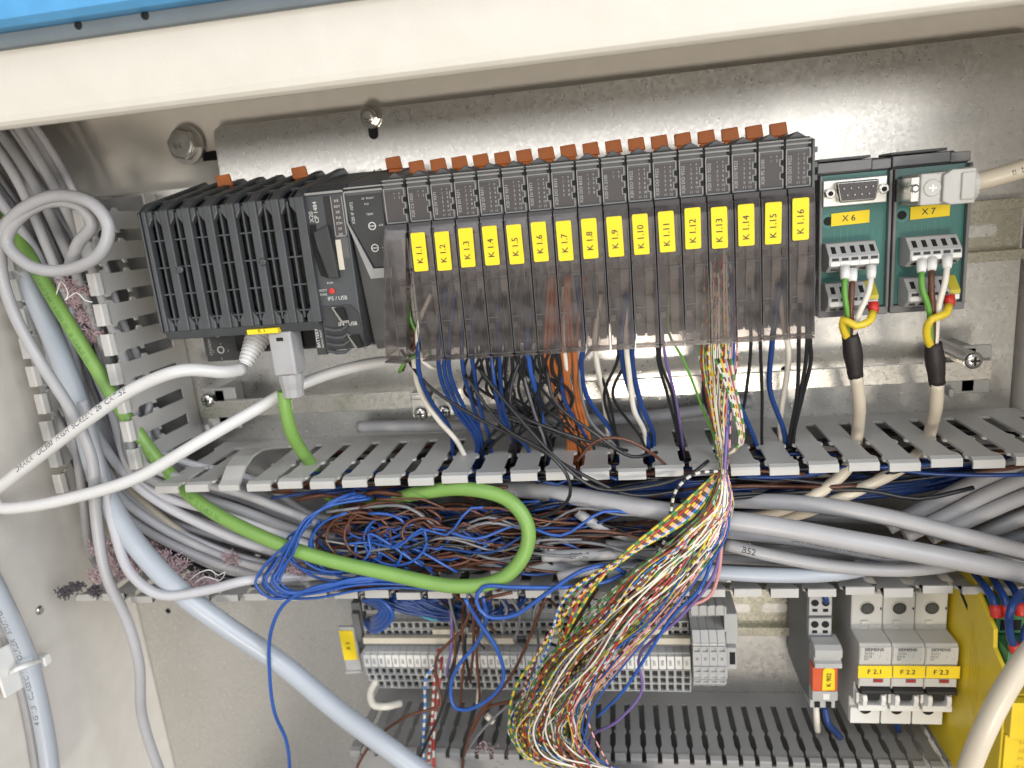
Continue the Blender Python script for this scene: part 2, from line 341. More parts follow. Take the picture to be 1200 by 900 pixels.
# ================================================================== the cabinet
def struct(ob): ob['kind'] = 'structure'; return ob
struct(MB().box(-300, 360, 14, 18, -520, 108).build('cabinet_back_wall', wallp))
struct(MB().box(-287, -283.5, -200, 14, -520, 108).build('cabinet_left_wall', wallp))
struct(MB().box(343, 347, -175, 14, -520, 108).build('cabinet_right_wall', wallp))
struct(MB().box(-283, 343, -148, 14, 108.5, 112).build('cabinet_ceiling', wallp))
fl = MB().prism([(-148, 112), (-152, 112), (-152.6, 100), (-152.6, 62), (-152.2, 59.5), (-151, 58), (-149, 57), (-146.5, 57), (-144.5, 58.5), (-144, 62), (-144, 110)], -340, 420, 'x').build('cabinet_front_frame', cream)
struct(bevel(fl, .5))
struct(MB().prism([(-152.8, 88), (-156, 88.3), (-157, 90), (-157, 93.6), (-152.8, 93.6)], -340, 420, 'x').build('cabinet_door_seal', strip_m))
struct(MB().prism([(-152.8, 93.8), (-163, 93.8), (-166, 96), (-166, 190), (-152.8, 190)], -340, 420, 'x').build('cabinet_outer_frame', blue_p))
for (u, v) in ((92, 30), (170, 17)):
    c = P(u, v, -157); c.z = 93.7
    tag(MB().lathe((c.x, -155, c.z-1.2), (-.3, -1, .05), [(2.4, 0), (2.3, 1.6), (1.2, 2.6)], 12).build('dirt_speck', void), 'dark blob of dirt on the blue painted rim, %s of the two' % ('left' if u < 100 else 'right'), 'dirt', 'dirt specks on the blue rim')
# mounting plate with a notch at its upper left
def arc(cx, cz, r, a0, a1, n=6): return [(cx+r*math.cos(math.radians(a0+(a1-a0)*i/n)), cz+r*math.sin(math.radians(a0+(a1-a0)*i/n))) for i in range(n+1)]
plate_poly = [(-282.6, -520), (339, -520)]+arc(334, 65.6, 5, 0, 90)+arc(-144, 65.6, 5, 90, 180)+arc(-155.5, 41.5, 6, 0, -90)[:1]+arc(-155.5, 41.5, 6.2, 0, -90)[1:]+[(-282.6, 35.3)]
pl = MB().prism(plate_poly, 0, 2.5, 'y').build('mounting_plate', galv, org=(28, 2.5, -200)); bevel(pl, .3, 1)
tag(pl, 'galvanised steel mounting plate with rounded notch at its upper left, behind all devices', 'plate')
# hex bolt on the cream wall, stud and nut on the plate
b = empty('hex_bolt', (-172, 14, 62), 'large hexagon head bolt with washer on cream wall at upper left', 'bolt')
MB().ring((-172.5, 6, 62.2), (0, -1, 0), 12.2, 5, 1.6, 32).build('washer', dsteel, b); MB().cyl((-171.5, 13.9, 61.5), (0, -1, 0), 8, 8, 24).build('spacer', dsteel, b)
h = MB().cyl((-172.5, 4.4, 62.2), (0, -1, 0), 10, 5.5, 6); h.lathe((-172.5, -1.1, 62.2), (0, -1, 0), [(8.8, 0), (8.2, .9), (7.6, 1.1)], 28); bevel(h.build('bolt_head', dsteel, b), .5)
lettering([('8.8', 4.4, (-174, -2.3, 61.4))], steel, b)
kh = MB().box(-167, -158, 13.4, 14.2, 52, 58).cyl((-158.4, 14.1, 55), (0, -1, 0), 3.2, .5, 20)
tag(kh.build('keyhole_slot', void), 'black slotted hole in the cream wall beside the hexagon bolt', 'hole')
b = empty('stud_nut', (-41, 0, 66), 'zinc nut and washer on threaded stud at top of plate', 'nut')
MB().ring((-41.5, -.1, 65.8), (0, -1, 0), 7, 2, 1, 28).build('washer', steel, b)
bevel(MB().cyl((-41.5, -1.2, 65.8), (0, -1, 0), 5, 4, 6).build('nut', steel, b), .4)
MB().lathe((-41.5, -5.3, 65.8), (0, -1, 0), [(2.8, 0), (2.8, 2.6), (2.2, 3.1)], 16).build('stud', dsteel, b)
sl = MB().prism(arc(0, 0, 3.1, 0, -180, 8)[::-1]+[(3.1, 8), (-3.1, 8)][::1], 0, .35, 'y')
sl.v = [(v[0]-41.5, -.4+v[1], v[2]+55.5) for v in sl.v]; tag(sl.build('plate_slot', void), 'dark oblong slot in the plate just below the nut', 'hole')
for k, (u, v, y, lb) in enumerate(((197, 716, 0, 'round hole in the plate at lower left below the duct'), (919, 433, 0, 'round hole in the plate between hanging wires above the bar'))):
    c = P(u, v, y); tag(MB().cyl((c.x, -.1, c.z), (0, -1, 0), 2.1, .2, 18).build('plate_hole', void), 'small '+lb, 'hole')
# ================================================================== DIN rails
def din_rail(x0, x1, zc, label):
    t = empty('din_rail', (x0, 0, zc), label, 'rail')
    pr = [(0, -12.5), (-6.5, -12.5), (-6.5, -17.5), (-7.7, -17.5), (-7.7, -11.4), (-1.2, -11.4), (-1.2, 11.4), (-7.7, 11.4), (-7.7, 17.5), (-6.5, 17.5), (-6.5, 12.5), (0, 12.5)]
    bevel(MB().prism([(y-.05, z+zc) for y, z in pr], x0, x1, 'x').build('rail_profile', rail_m, t), .25)
    x = x0+12
    while x < x1-14:
        q = [(x+3+3*math.cos(a), zc+3*math.sin(a)) for a in [math.radians(90+18*i) for i in range(11)]]+[(x+14+3*math.cos(a), zc+3*math.sin(a)) for a in [math.radians(-90+18*i) for i in range(11)]]
        MB().prism(q, -1.45, -1.2, 'y').build('slot', galv, t); MB().prism([(a+(1 if a > x+8 else -1)*.5, zc+(b_-zc)*1.16) for a, b_ in q], -1.33, -1.2, 'y').build('slot_edge', dsteel, t); x += 25
    return t
din_rail(-205, 337, -34.5, 'upper yellowish zinc rail with oblong slots behind the controller')
din_rail(-95, 342, -279, 'lower yellowish zinc rail carrying terminals and breakers')
# ================================================================== slotted cable ducts
def finger(par, w0, w1, y0, y1, z, gap, m, axis, up=-1, lip=4.6, name='finger', wob=0, lipout=2.2):
    """one finger of a duct wall: spans w0..w1 along the duct, y0 (root) to y1 (lip)"""
    d = y1-y0; g = gap; a, b = w0, w1; ym = y0+d*.50
    poly = [(a, y0), (a, ym-1.5*up*-1), (a-g*.28, ym-1), (a-g*.28, ym-3.2), (a, ym-4.6), (a, y1+11), (a-g*.1, y1+9), (a-g*.34, y1+7.5), (a-g*.36, y1+4.5), (a-g*.16, y1+3.2), (a-g*.16, y1),
            (b+g*.16, y1), (b+g*.16, y1+3.2), (b+g*.36, y1+4.5), (b+g*.34, y1+7.5), (b+g*.1, y1+9), (b, y1+11), (b, ym-4.6), (b+g*.28, ym-3.2), (b+g*.28, ym-1), (b, ym+1.5), (b, y0)]
    mb = MB(); n = len(poly); th = 1.4
    if axis == 'x':
        mb.prism(poly, z-th, z, 'z')
        mb.prism([(y1+4.2, z), (y1+1.2, z+.9), (y1-1.6, z-.2), (y1-2.2, z-1.4), (y1-2.2, z-lip), (y1-.9, z-lip), (y1-.9, z-1.6), (y1+.5, z-th), (y1+4.2, z-th)], a-g*.16+.01, b+g*.16-.01, 'x')
    else:
        v = [(z, q[1], q[0]) for q in poly]+[(z-th, q[1], q[0]) for q in poly]
        mb.add(v, [tuple(range(n)), tuple(range(2*n-1, n-1, -1))]+[(i, n+i, n+(i+1) % n, (i+1) % n) for i in range(n)])
        pr = [(z, y1+4.2), (z+.9, y1+1.2), (z-.2, y1-1.6), (z-1.4, y1-2.2), (z-lip, y1-2.2), (z-lip, y1-.9), (z-1.6, y1-.9), (z-th, y1+.5), (z-th, y1+4.2)]
        mb.prism(pr, a-g*.16, b+g*.16, 'z')
    if wob:
        an = jit(wob); mb.v = [(v[0], v[1], v[2]+(v[1]-y0)*an*.02) if axis == 'x' else (v[0]+(v[1]-y0)*an*.02, v[1], v[2]) for v in mb.v]
    return mb.build(name, m, par)
# middle duct (runs across the whole cabinet)
dm = empty('cable_duct', (50, 0, -183), 'long grey slotted duct across the middle, open and stuffed with cables', 'cable duct')
MB().box(-182, 342, -2.2, -.1, -222, -143.2).build('duct_base', pvc, dm)
MB().box(-182, 342, -15, -2.2, -144.6, -143.1).build('upper_root', pvc, dm); MB().box(-275, 342, -15, -.2, -223.4, -222).build('lower_root', pvc, dm)
for k in range(-9, 17):
    if k == -7: continue
    finger(dm, 20*k+1, 20*k+14.2, -15, -83.5, -143.1, 5.8, pvc, 'x', wob=.6)
# the bent up finger at the left
bf = MB(); ar = [(-15, 0), (-24, 2.5), (-36, 6.5), (-50, 10), (-62, 10), (-72, 7), (-80, 1), (-84, -1), (-84, -4.5), (-82.6, -4.5), (-82.6, -2.2), (-79.5, -.5), (-71.5, 5.4), (-62, 8.5), (-50, 8.5), (-36, 5), (-24, 1.2), (-15, -1.4)]
bf.prism([(y, z-143.1) for y, z in ar], -139, -126, 'x').build('bent_finger', pvc, dm)['label'] = 'duct finger bowed upwards'
for k in range(-13, 17):
    finger(dm, 20*k+2.4, 20*k+15.6, -15, -78, -222+(0 if k > -4 else -.6), 5.8, pvc, 'x', wob=1.0, lip=-3.2 if k % 3 else -4)
# vertical duct at left
dv = empty('cable_duct', (-230, 0, -60), 'grey vertical slotted duct at the left, crammed with grey cables', 'cable duct')
MB().box(-262, -197, -2.2, -.1, -143, 33).build('duct_base', pvc2, dv)
MB().box(-198.4, -197, -14, -2.2, -143, 33).build('right_root', pvc, dv); MB().box(-263.4, -262, -14, -2.2, -200, 33).build('left_root', pvc, dv)
for k in range(9):
    z = 12.5-k*18.2
    finger(dv, z-1, z+9.7, -14, -72, -197, 7.5, pvc, 'z', wob=.8, lip=5.5)
for k in range(10):
    z = 12.5-k*18.2
    finger(dv, z-1, z+9.7, -14, -62, -262, 7.5, pvc, 'z', wob=.8, lip=5.5)
# bottom duct
db = empty('cable_duct', (100, 0, -380), 'dark grey duct with narrow slots along the bottom edge', 'cable duct')
MB().box(-93, 300, -14, -.2, -348.4, -347).build('upper_root', pvc2, db); MB().box(-93, 300, -2, -.1, -430, -348.4).build('duct_base', pvc2, db)
MB().box(-93, 300, -66, -2, -431.5, -430).build('duct_floor_wall', pvc2, db); MB().box(-91, 300, -64, -62.5, -429, -352.5).build('duct_cover', pvc2, db)
for k in range(39):
    finger(db, -92+10*k, -92+10*k+6.1, -14, -64, -347, 3.2, pvc2, 'x', wob=.3)
# ================================================================== shield bar with brackets
sb = empty('shield_bar', (60, 0, -111), 'flat tinned shield bar on grey clips running across the plate', 'bar')
bevel(MB().box(-178, 314, -28, -25, -117, -105.5).build('bar', bar_m, sb), .3)
for x in (-176, 291):
    br = MB().box(x, x+24, -24.8, -23, -126, -116); br.box(x, x+24, -24.8, -23, -107, -97); br.box(x, x+3, -30, -24.8, -126, -121).box(x+8, x+16, -24.8, -.2, -125, -98)
    br.cyl((x+8, -.2, -111), (0, -1, 0), 4.5, 24.5, 16)
    bevel(br.build('bracket', mat('bracket_grey', (.30, .30, .29), .45), sb), 1.0, 2)
for (u, v, y, lb) in ((1142, 423, -52, 'long pan head screw on a standoff at the right end of the bar'), (242, 470, -30, 'round head screw at the left end of the bar')):
    c = P(u, v, y); t = empty('standoff_screw', (c.x, 0, c.z), lb, 'screw')
    MB().cyl((c.x, -.1, c.z), (0, -1, 0), 4.6, abs(y)-2, 20).build('standoff', dsteel, t)
    hd = MB().lathe((c.x, y+2.2, c.z), (0, -1, 0), [(4.6, 0), (4.7, 1.2), (3.8, 2.4), (2, 3)], 24); hd.build('screw_head', steel, t, smooth=True)
    MB().box(c.x-2.4, c.x+2.4, y-1.2, y-.6, c.z-.45, c.z+.45).box(c.x-.45, c.x+.45, y-1.25, y-.65, c.z-2.4, c.z+2.4).build('cross_recess', void, t)
for k, (u, v) in enumerate(((492, 486), (519, 484))):
    c = P(u, v, -46); t = empty('shield_clamp', (c.x, -30, c.z), 'small shield clamp with cross head screw, %s of the pair on the bar' % ('left' if k == 0 else 'right'), 'clamp', 'shield clamps on the bar')
    bevel(MB().box(c.x-6, c.x+6, -42, -28.2, c.z-3, c.z+13).box(c.x-5, c.x+6, -44, -30, c.z+9, c.z+12).build('clamp_body', dsteel, t), .6)
    MB().lathe((c.x, -42, c.z), (0, -1, 0), [(4.3, 0), (4.4, 1.4), (3.4, 2.8), (1.5, 3.4)], 24).build('screw_head', steel, t, smooth=True)
    MB().box(c.x-2.4, c.x+2.4, -45.6, -45, c.z-.4, c.z+.4).box(c.x-.4, c.x+.4, -45.7, -45.1, c.z-2.4, c.z+2.4).build('cross_recess', void, t)
# ================================================================== controller (CPU)
cpu = empty('controller', (-90, -10, -15), 'anthracite controller with large slotted heat cover, at the left end of the module row', 'controller')
bk = MB().prism([(-10, -60), (-70, -54), (-80, -48), (-80, 17), (-62, 23.5), (-14, 30), (-10, 26)], -149.5, -59, 'x')
bk.build('inner_body', void, cpu)
MB().box(-152, -14, -9.9, -50, -70, 22).build('rear_housing', anth2, cpu)
# seven ribs that run down the front and over the roof, with hexagonal windows between
px = 12.95; x0 = -150.6
def cover_strip(mb, xa, xb, f0, f1, rt=1.0):
    pr = [(f0, -49), (f0, 18), (f0+9, 23), (-20, 35.5), (-14, 33), (-14, 30), (-22, 31.5), (f1+7, 20.5), (f1, 17), (f1, -49)]
    return mb.prism(pr, xa, xb, 'x')
for k in range(8):
    xa = x0+k*px-2.45; xb = xa+4.9
    if k == 0: xa += 2.2
    if k == 7: xa += 1; xb += 1.2
    m = MB(); cover_strip(m, xa, xb, -88.2, -83)
    # wedge ends which make each window hexagonal
    for zz, sg in ((-49, 1), (18, -1)):
        m.prism([(xb-.05, zz), (xb-.05, zz+sg*9), (xb+3.2, zz+sg*4.2), (xb+3.2, zz)] if k < 7 else [(xa, zz), (xa, zz+sg*3), (xa+1, zz)], -87.4, -83, 'y')
        if k: m.prism([(xa+.05, zz), (xa-3.2, zz), (xa-3.2, zz+sg*4.2), (xa+.05, zz+sg*9)], -87.4, -83, 'y')
    bevel(m.build('rib', anth, cpu), .7, 2)
m = MB()
for k in range(7):
    xm = x0+(k+.5)*px; m.box(xm-.55, xm+.55, -86.2, -83.2, -46, 16); m.prism([(-86.2, 16), (-76, 21.6), (-20, 33), (-20, 31), (-77, 19), (-84, 15)], xm-.5, xm+.5, 'x')
    for z in (1.8, -13, -28, -42): m.box(x0+k*px+2.5, x0+(k+1)*px-2.5, -86.0, -83.6, z-.4, z+.4)
    for y in (-70, -50, -32):
        zz = 20.3+(-y-77)*-.215; m.box(x0+k*px+2.5, x0+(k+1)*px-2.5, y-.6, y+.6, zz+.3, zz+2.0)
m.build('grille', anth, cpu)
bevel(MB().prism([(-87.6, -49), (-84, -54), (-62, -54), (-62, -49), (-83, -48)], -152, -58.5, 'x').prism([(-87.4, 17), (-84, 17), (-77, 20), (-22, 31), (-16, 30), (-16, 33.5), (-22, 34.8), (-78, 23.2), (-86.8, 19.4)], -60.5, -57.6, 'x').box(-60.5, -57.8, -86.8, -80, -49, 17.5).build('cover_frame', anth, cpu), .6)
bevel(MB().prism([(-86.9, -49), (-86.9, 17.5), (-78.5, 22.4), (-16, 34.4), (-12, 30), (-12, -50)], -154, -152.4, 'x').build('side_plate', anth, cpu), .6)
for (u, v) in ((211, 316), (308, 307)):
    c = P(u, v, -88); MB().lathe((c.x, -88.1, c.z), (0, -1, 0), [(2.2, 0), (2.1, .5), (1.4, .9)], 18).build('rivet', anth, cpu, smooth=True)
# right hand face of the controller
bevel(MB().prism([(-12, -66), (-80, -66), (-84.5, -60), (-84.5, 18), (-77, 23), (-20, 32), (-12, 26)], -57.4, -35, 'x').build('face', anth, cpu), .7)
bevel(MB().prism([(-12, -70), (-66, -70), (-70, -64), (-84.2, 8), (-84.2, 18), (-77, 23), (-20, 32), (-12, 26)], -34.6, -13.4, 'x').build('interface_slot', module_m, cpu), .6)
m = MB().prism([(-34, 16), (-14.4, 16), (-14.4, -22), (-23, -22), (-33.5, 2)], -84.9, -84.1, 'y'); m.build('interface_panel', anth2, cpu)
m = MB().box(-57, -35.2, -85.3, -84.4, 18.2, 19.4).box(-34.5, -13.5, -85, -84.1, 17.4, 18.4).box(-34.5, -13.5, -85, -84.1, 19.4, 20.2).box(-35.2, -34.5, -85.3, -84, 2, 18)
m.prism([(-35.1, 2), (-34.4, 2), (-24, -22.5), (-24, -28), (-26, -28)], -85.4, -84.2, 'y').box(-24, -14, -85.2, -84.1, -28, -22.8); m.build('trim', edge_m, cpu)
MB().box(-42, -36.4, -85.2, -84.4, -4, 16).build('status_window', brown_face, cpu)
MB().box(-42.4, -42, -85.4, -84.4, -4.4, 16.4).box(-42.4, -36, -85.4, -84.4, -4.5, -4).box(-36.4, -36, -85.4, -84.4, -4.5, 16.4).build('status_frame', edge_m, cpu)
MB().box(-46.6, -43.2, -84.9, -84.4, -26, 17).build('card_slot', black, cpu)
bevel(MB().prism([(-53.5, -1), (-45, 2), (-43, -26), (-48, -26), (-52.5, -10)], -88, -84.4, 'y').build('battery_lid', anth2, cpu), .5)
MB().prism([(-56, 3), (-52.5, 3), (-54.2, -8), (-50, -26), (-54, -24.5), (-57.2, -9)], -84.9, -84.4, 'y').build('lid_shadow_gap', void, cpu)
MB().box(-43, -40, -85.1, -84.4, -22, -6).build('card_edge', beige_m, cpu); MB().box(-40, -36, -85, -84.4, -16, -5).build('card_cover', module_m, cpu)
c = P(389, 341, -85); MB().lathe((c.x, -84.5, c.z), (0, -1, 0), [(1.6, 0), (1.6, 1.0), (1.0, 1.2)], 14).build('mode_switch', redp, cpu)
MB().prism([(-57, -41), (-40, -41), (-35.5, -46), (-35.5, -65), (-57, -66)], -85.2, -84.3, 'y').build('port_panel', anth2, cpu)
for (u, v) in ((399, 369), (417, 401)):
    c = P(u, v, -86); k = MB().prism([(c.x-4.5, c.z+4.5), (c.x-2.5, c.z+4.5), (c.x+4.5, c.z-3.4), (c.x+4.5, c.z-4.6), (c.x-.2, c.z-4.6)], -86.4, -85.1, 'y').build('usb_port', steel, cpu)
    MB().prism([(c.x-3.0, c.z+4.0), (c.x+2.6, c.z+4.0), (c.x+4.0, c.z-3.0), (c.x+1.2, c.z-3.2)], -87.4, -86.2, 'y').build('port_tongue', void, k)
for i in range(4):
    z = -52-i*4.2; bevel(MB().prism([(-56, z), (-51, z-1.5), (-46, z-1.5), (-42.5, z+.5), (-42.5, z-1.2), (-46, z-3.4), (-51, z-3.4), (-56, z-1.8)], -87.2, -84.8, 'y').build('fin', anth, cpu), .3, 1)
MB().box(-63, -57.6, -84.6, -70, -68, -50).build('battery_block', anth2, cpu)
for i in range(2):
    c = (-21.5, -84.95, -.5-11.5*i); g = MB().ring(c, (0, -1, 0), 2.1, 1.6, .3, 20).build('rotary_switch', print_w, cpu); MB().box(c[0]-1.3, c[0]+1.3, -85.4, -85, c[2]-.35, c[2]+.35).build('switch_slot', print_g, g)
up = (0, 0, 1); rt = (1, 0, 0); lf = (-1, 0, 0)
L = []
L += [('X20', 3.4, (-54.5, -84.75, 7.0), up, lf), ('CP 1484', 3.2, (-51.6, -84.75, 9.2), up, lf, .02), ('IF5 / USB', 3.0, (-46.6, -84.75, -37.2)), ('IF4 / USB', 2.9, (-42.6, -85.45, -51.6)), ('BOOT', 1.7, (-54.2, -84.75, -32.4)), ('DIAG', 1.7, (-54.2, -84.75, -34.6)), ('RUN', 1.7, (-49.6, -84.75, -28.6)),
      ('X20 IF 1072', 2.3, (-31.3, -85.15, 7), up, lf), ('S/E  READY', 1.4, (-22, -85.15, 13.8)), ('RxD', 1.4, (-23, -85.15, 11)), ('TERM', 1.5, (-22, -85.15, 5.6)), ('x16', 1.6, (-16.6, -85.15, -.4)), ('x1', 1.6, (-16.8, -85.15, -12))]
L += [(t, 1.8, (-39.2, -85.45, 14-i*2.9)) for i, t in enumerate(('R/E', 'RDY', 'S/E', 'PLK', 'ETH', 'CF', 'DC'))]
L += [('BATTERY', 2.6, (-61.4, -84.75, -58.5), up, lf), ('Replace CR2477', 1.5, (-59.2, -84.75, -59), up, lf)]
lettering(L, print_w, cpu)
# station address panel and network port under the cover
stn = MB().box(-144, -122, -62, -20, -72, -54.5); stn.build('address_panel', anth2, cpu)
for (u, v) in ((255, 391), (259, 410)):
    c = P(u, v, -62); g = MB().ring((c.x, -62.05, c.z), (0, -1, 0), 2.3, 1.6, .3, 20).build('rotary_switch', print_g, cpu)
lettering([('STATION', 2.5, (-140.6, -62.3, -63), up, lf), ('0', 1.8, (-133.5, -62.3, -61.5)), ('4', 1.8, (-129.5, -62.3, -66)), ('8', 1.8, (-134.5, -62.3, -70.6)), ('C', 1.8, (-139, -62.3, -66))], print_g, cpu)
MB().box(-121.5, -60, -66, -12, -66, -54.2).build('port_block', void, cpu)
yl = bevel(MB().box(-100.6, -82.2, -88.9, -80, -53.4, -50.6).build('label_tag', yel, cpu), .3); lettering([('K 1', 3.2, (-91.5, -89.05, -51.6))], ink, yl)
# orange locking levers at the back
def lever(par, x, z=29.5, local=False, base=(0, 0, 0)):
    m = MB().prism([(x-4.6, z-2), (x+4.6, z-2), (x+3.6, z+5.0), (x-5.0, z+4.4)], -40, -37.4, 'y').prism([(x-3.5, z-6), (x+3.5, z-6), (x+3.5, z-2.01), (x-3.5, z-2.01)], -40, -31, 'y')
    o = m.build('locking_lever', orange, par, local=local); bevel(o, .4, 1); return o
for x in (-125.5, -77, -19): lever(cpu, x, 32.5)
# ================================================================== X20 style modules
def module(first, sub, cols, tagtext, label, loc):
    """slim I/O module, built in local mm with its status face at y=-86.8, z 0..16"""
    t = empty('io_module', (loc, 0, 0), label, 'module', 'slim grey modules in the controller row')
    lo = dict(local=True)
    if first is None:
        MB().box(.1, 12.3, -30, -10, -68, 24).prism([(-30, -66), (-56, -66), (-56, 20), (-30, 26)], .15, 12.25, 'x').build('bus_base', anth2, t, **lo)
        m = MB().prism([(-50, -3), (-83.5, -3), (-86.2, -.5), (-86.2, 21.8), (-82.5, 22.8), (-62, 23.6), (-34, 24.6), (-34, 18), (-50, 18)], .15, 12.2, 'x')
        m.prism([(1.2, 22.4), (6.2, 25.6), (11.2, 22.4)], -83, -62, 'y')
        bevel(m.build('electronics_housing', module_m, t, **lo), .35, 1)
        MB().prism([(1.0, 23), (6.2, 26.4), (11.4, 23), (6.2, 25)], -61, -44, 'y').build('roof_fin', module_m, t, **lo)
        MB().box(.9, 10.9, -86.7, -86.1, .5, 16).build('status_face', brown_face, t, **lo)
        m = MB().box(.3, .8, -87.0, -86.0, 0, 17.2).box(.3, 11, -87, -86, -.3, .3).box(.3, 11.2, -87.1, -86, 17.0, 17.5).box(.3, 11.6, -87.3, -86, 19.2, 20.0).box(.3, 11.6, -87.3, -86, 21.2, 21.8)
        for z0, z1, xx in ((0, 4, 11), (4, 7, 9.8), (7, 10, 11), (10, 13, 9.8), (13, 17.2, 11)): m.box(xx, xx+.45, -87, -86, z0, z1)
        for z in (4, 7, 10, 13): m.box(9.8, 11.4, -87, -86, z-.2, z+.2)
        m.build('face_edging', edge_m, t, **lo)
        MB().box(10.3, 12.2, -86.9, -86, 4.2, 6.8).box(10.3, 12.2, -86.9, -86, 10.2, 12.8).box(10.7, 12.4, -87.2, -86, 17.5, 20.5).build('key_slot', void, t, **lo)
        m = MB().prism([(-50, -4), (-80, -3.4), (-83, -10), (-83, -24), (-79, -60), (-70, -70), (-50, -70)], .7, 11.8, 'x').build('terminal_block', mat('terminal_block_dark', (.12, .112, .104), .5), t, **lo)
        m = MB(); m2 = MB()
        for i in range(6):
            z = -26-i*7.3; y = -83+(-24-z)*.11
            m.box(6.9, 10.9, y-2.0-(i % 2)*.7, y+2, z-7.0, z); m2.box(1.6, 5.8, y-1.2, y+2, z-6.9, z)
        m.box(6.6, 11.2, -86, -82, -24, -9); m.build('clamp_column', mat('clamp_light', (.33, .31, .285), .5), t, **lo); m2.build('clamp_column', mat('clamp_dark', (.17, .158, .147), .5), t, **lo)
        # smoked cover: front sheet, two cheeks, foot
        m = MB().prism([(-87.2, -.8), (-91.5, -2.5), (-93.2, -8), (-94.6, -40), (-95, -71), (-94.2, -71), (-93.8, -40), (-92.4, -8), (-90.9, -3.2), (-87.2, -1.6)], .25, 12.05, 'x')
        m.box(.25, .7, -93.2, -72, -70.5, -4).box(11.6, 12.05, -93.2, -72, -70.5, -4)
        m.prism([(.25, -72.4), (6.1, -69.6), (12.05, -72.4), (12.05, -73.2), (.25, -73.2)], -95.6, -95.05, 'y').box(.25, 12.05, -95, -84, -73, -72.4)
        m.box(.7, 3.4, -95.9, -95.1, -31, -28).box(.7, 3.4, -95.9, -95.1, -58, -55).box(9, 11.7, -95.9, -95.1, -31, -28)
        m.build('smoked_cover', smoke, t, **lo)
        m = MB()
        for xx in (.28, 11.75): m.prism([(-93.5, -8), (-94.9, -40), (-95.3, -71), (-94.7, -71), (-94.3, -40), (-92.9, -8)], xx, xx+.28, 'x')
        m.box(.3, 12.0, -95.5, -95.0, -71.4, -70.9).box(.3, 5.6, -95.35, -94.8, -52.3, -51.9).box(6.4, 12, -95.0, -94.5, -33.3, -32.9)
        m.build('cover_edge', mat('smoke_edge', (.10, .095, .095), .2), t, **lo)
        MB().box(.3, 12.0, -91.6, -88, -3.6, -.9).build('cover_hinge', mat('hinge_dark', (.045, .04, .045), .3), t, **lo)
        k = lever(t, 7.4, 29.0, True)
    else:
        for ch in first.children:
            if ch.name.split('.')[0] in ('label_tag', 'lettering'): continue
            c = ch.copy(); COL.objects.link(c); c.parent = t
    if tagtext:
        lt = MB(); r_ = .8; y = -95.0
        pts = arc(9.0-r_, -6.0-r_, r_, 90, 0, 4)[::1]+arc(9.0-r_, -25.6+r_, r_, 0, -90, 4)+arc(1.5+r_, -25.6+r_, r_, -90, -180, 4)+arc(1.5+r_, -6.0-r_, r_, 180, 90, 4)
        dz = jit(.5); an = jit(.02); lt.prism(pts, y, y+.45, 'y'); lt.v = [(v[0]+(v[2]+15)*an, v[1], v[2]+dz) for v in lt.v]
        lo_ = lt.build('label_tag', yel, t, local=True)
        lettering([(tagtext, 4.4, (5.3, y-.08, -17.0+dz), up, lf, .012)], ink, lo_, local=True)
    it = []
    if sub: it.append((sub, 2.25, (2.2, -86.85, 8), up, lf))
    for i in range(cols):
        it += [(str(2*i+1), 1.75, (6.0, -86.85, 12.6-i*2.2)), (str(2*i+2), 1.75, (8.6, -86.85, 12.6-i*2.2))]
    it += [('r', 1.7, (6.0, -86.85, 14.8)), ('e', 1.7, (8.6, -86.85, 14.8))]
    lettering(it, print_g, t, local=True)
    return t
subs = ['X20 CS 1020']+['X20 DI 9371']*5+['X20 DO 8332']*2+['X20 PS 2100']+['X20 DO 9322']*5+['X20 PS 2100', 'X20 DO 9322']
MLAB = ['leftmost tagged slim module, yellow tag K 1.1, cream wire under its smoked cover', 'slim module tagged K 1.2, two thick blue wires leaving below it', 'slim module tagged K 1.3, above the left shield clamp screws', 'slim module tagged K 1.4, black wires start below its cover', 'slim module tagged K 1.5, over the thickest black wire clump', 'slim module tagged K 1.6, one bright blue wire below it', 'slim module tagged K 1.7, its yellow tag slightly torn, orange wires under its cover', 'slim module tagged K 1.8, right half of the orange wires below it', 'slim module tagged K 1.9, empty dark status face, cream wire below it', 'slim module tagged K 1.10, pair of blue wires beneath it', 'slim module tagged K 1.11, black and violet wire beneath it', 'slim module tagged K 1.12, just left of the striped strands', 'slim module tagged K 1.13, striped strands showing through its smoked cover', 'slim module tagged K 1.14, just right of the striped strands', 'slim module tagged K 1.15, empty status face, blue and cream wires below it', 'rightmost slim module tagged K 1.16, next to the X 6 board']
mods = []; first = None
for k in range(16):
    cols = 1 if k in (0, 8, 14) else (4 if k in (6, 7) else 6)
    t = module(first, subs[k], cols, 'K 1.%d' % (k+1), MLAB[k], 12.5*k)
    if first is None: first = t
    mods.append(t)
t = module(first, None, 1, None, 'slim grey supply module without yellow tag, between controller face and tag K 1.1', -12.9)
for ch in t.children:
    if ch.name.startswith('smoked_cover'): ch.rotation_euler.y = math.radians(6.5)
endm = empty('end_plate', (200, -30, -20), 'dark notched end plate closing the module row at the right', 'end plate')
m = MB().prism([(-12, -66), (-54, -66), (-54, -4), (-86, -4), (-86, 21), (-62, 25), (-14, 27)], 200.1, 201.2, 'x')
m.box(201.2, 202.4, -86, -80, 15, 17.5).box(201.2, 202.4, -86, -80, 8, 10.5).box(201.2, 202.4, -86, -80, 2, 4.5); m.build('plate', module_m, endm)
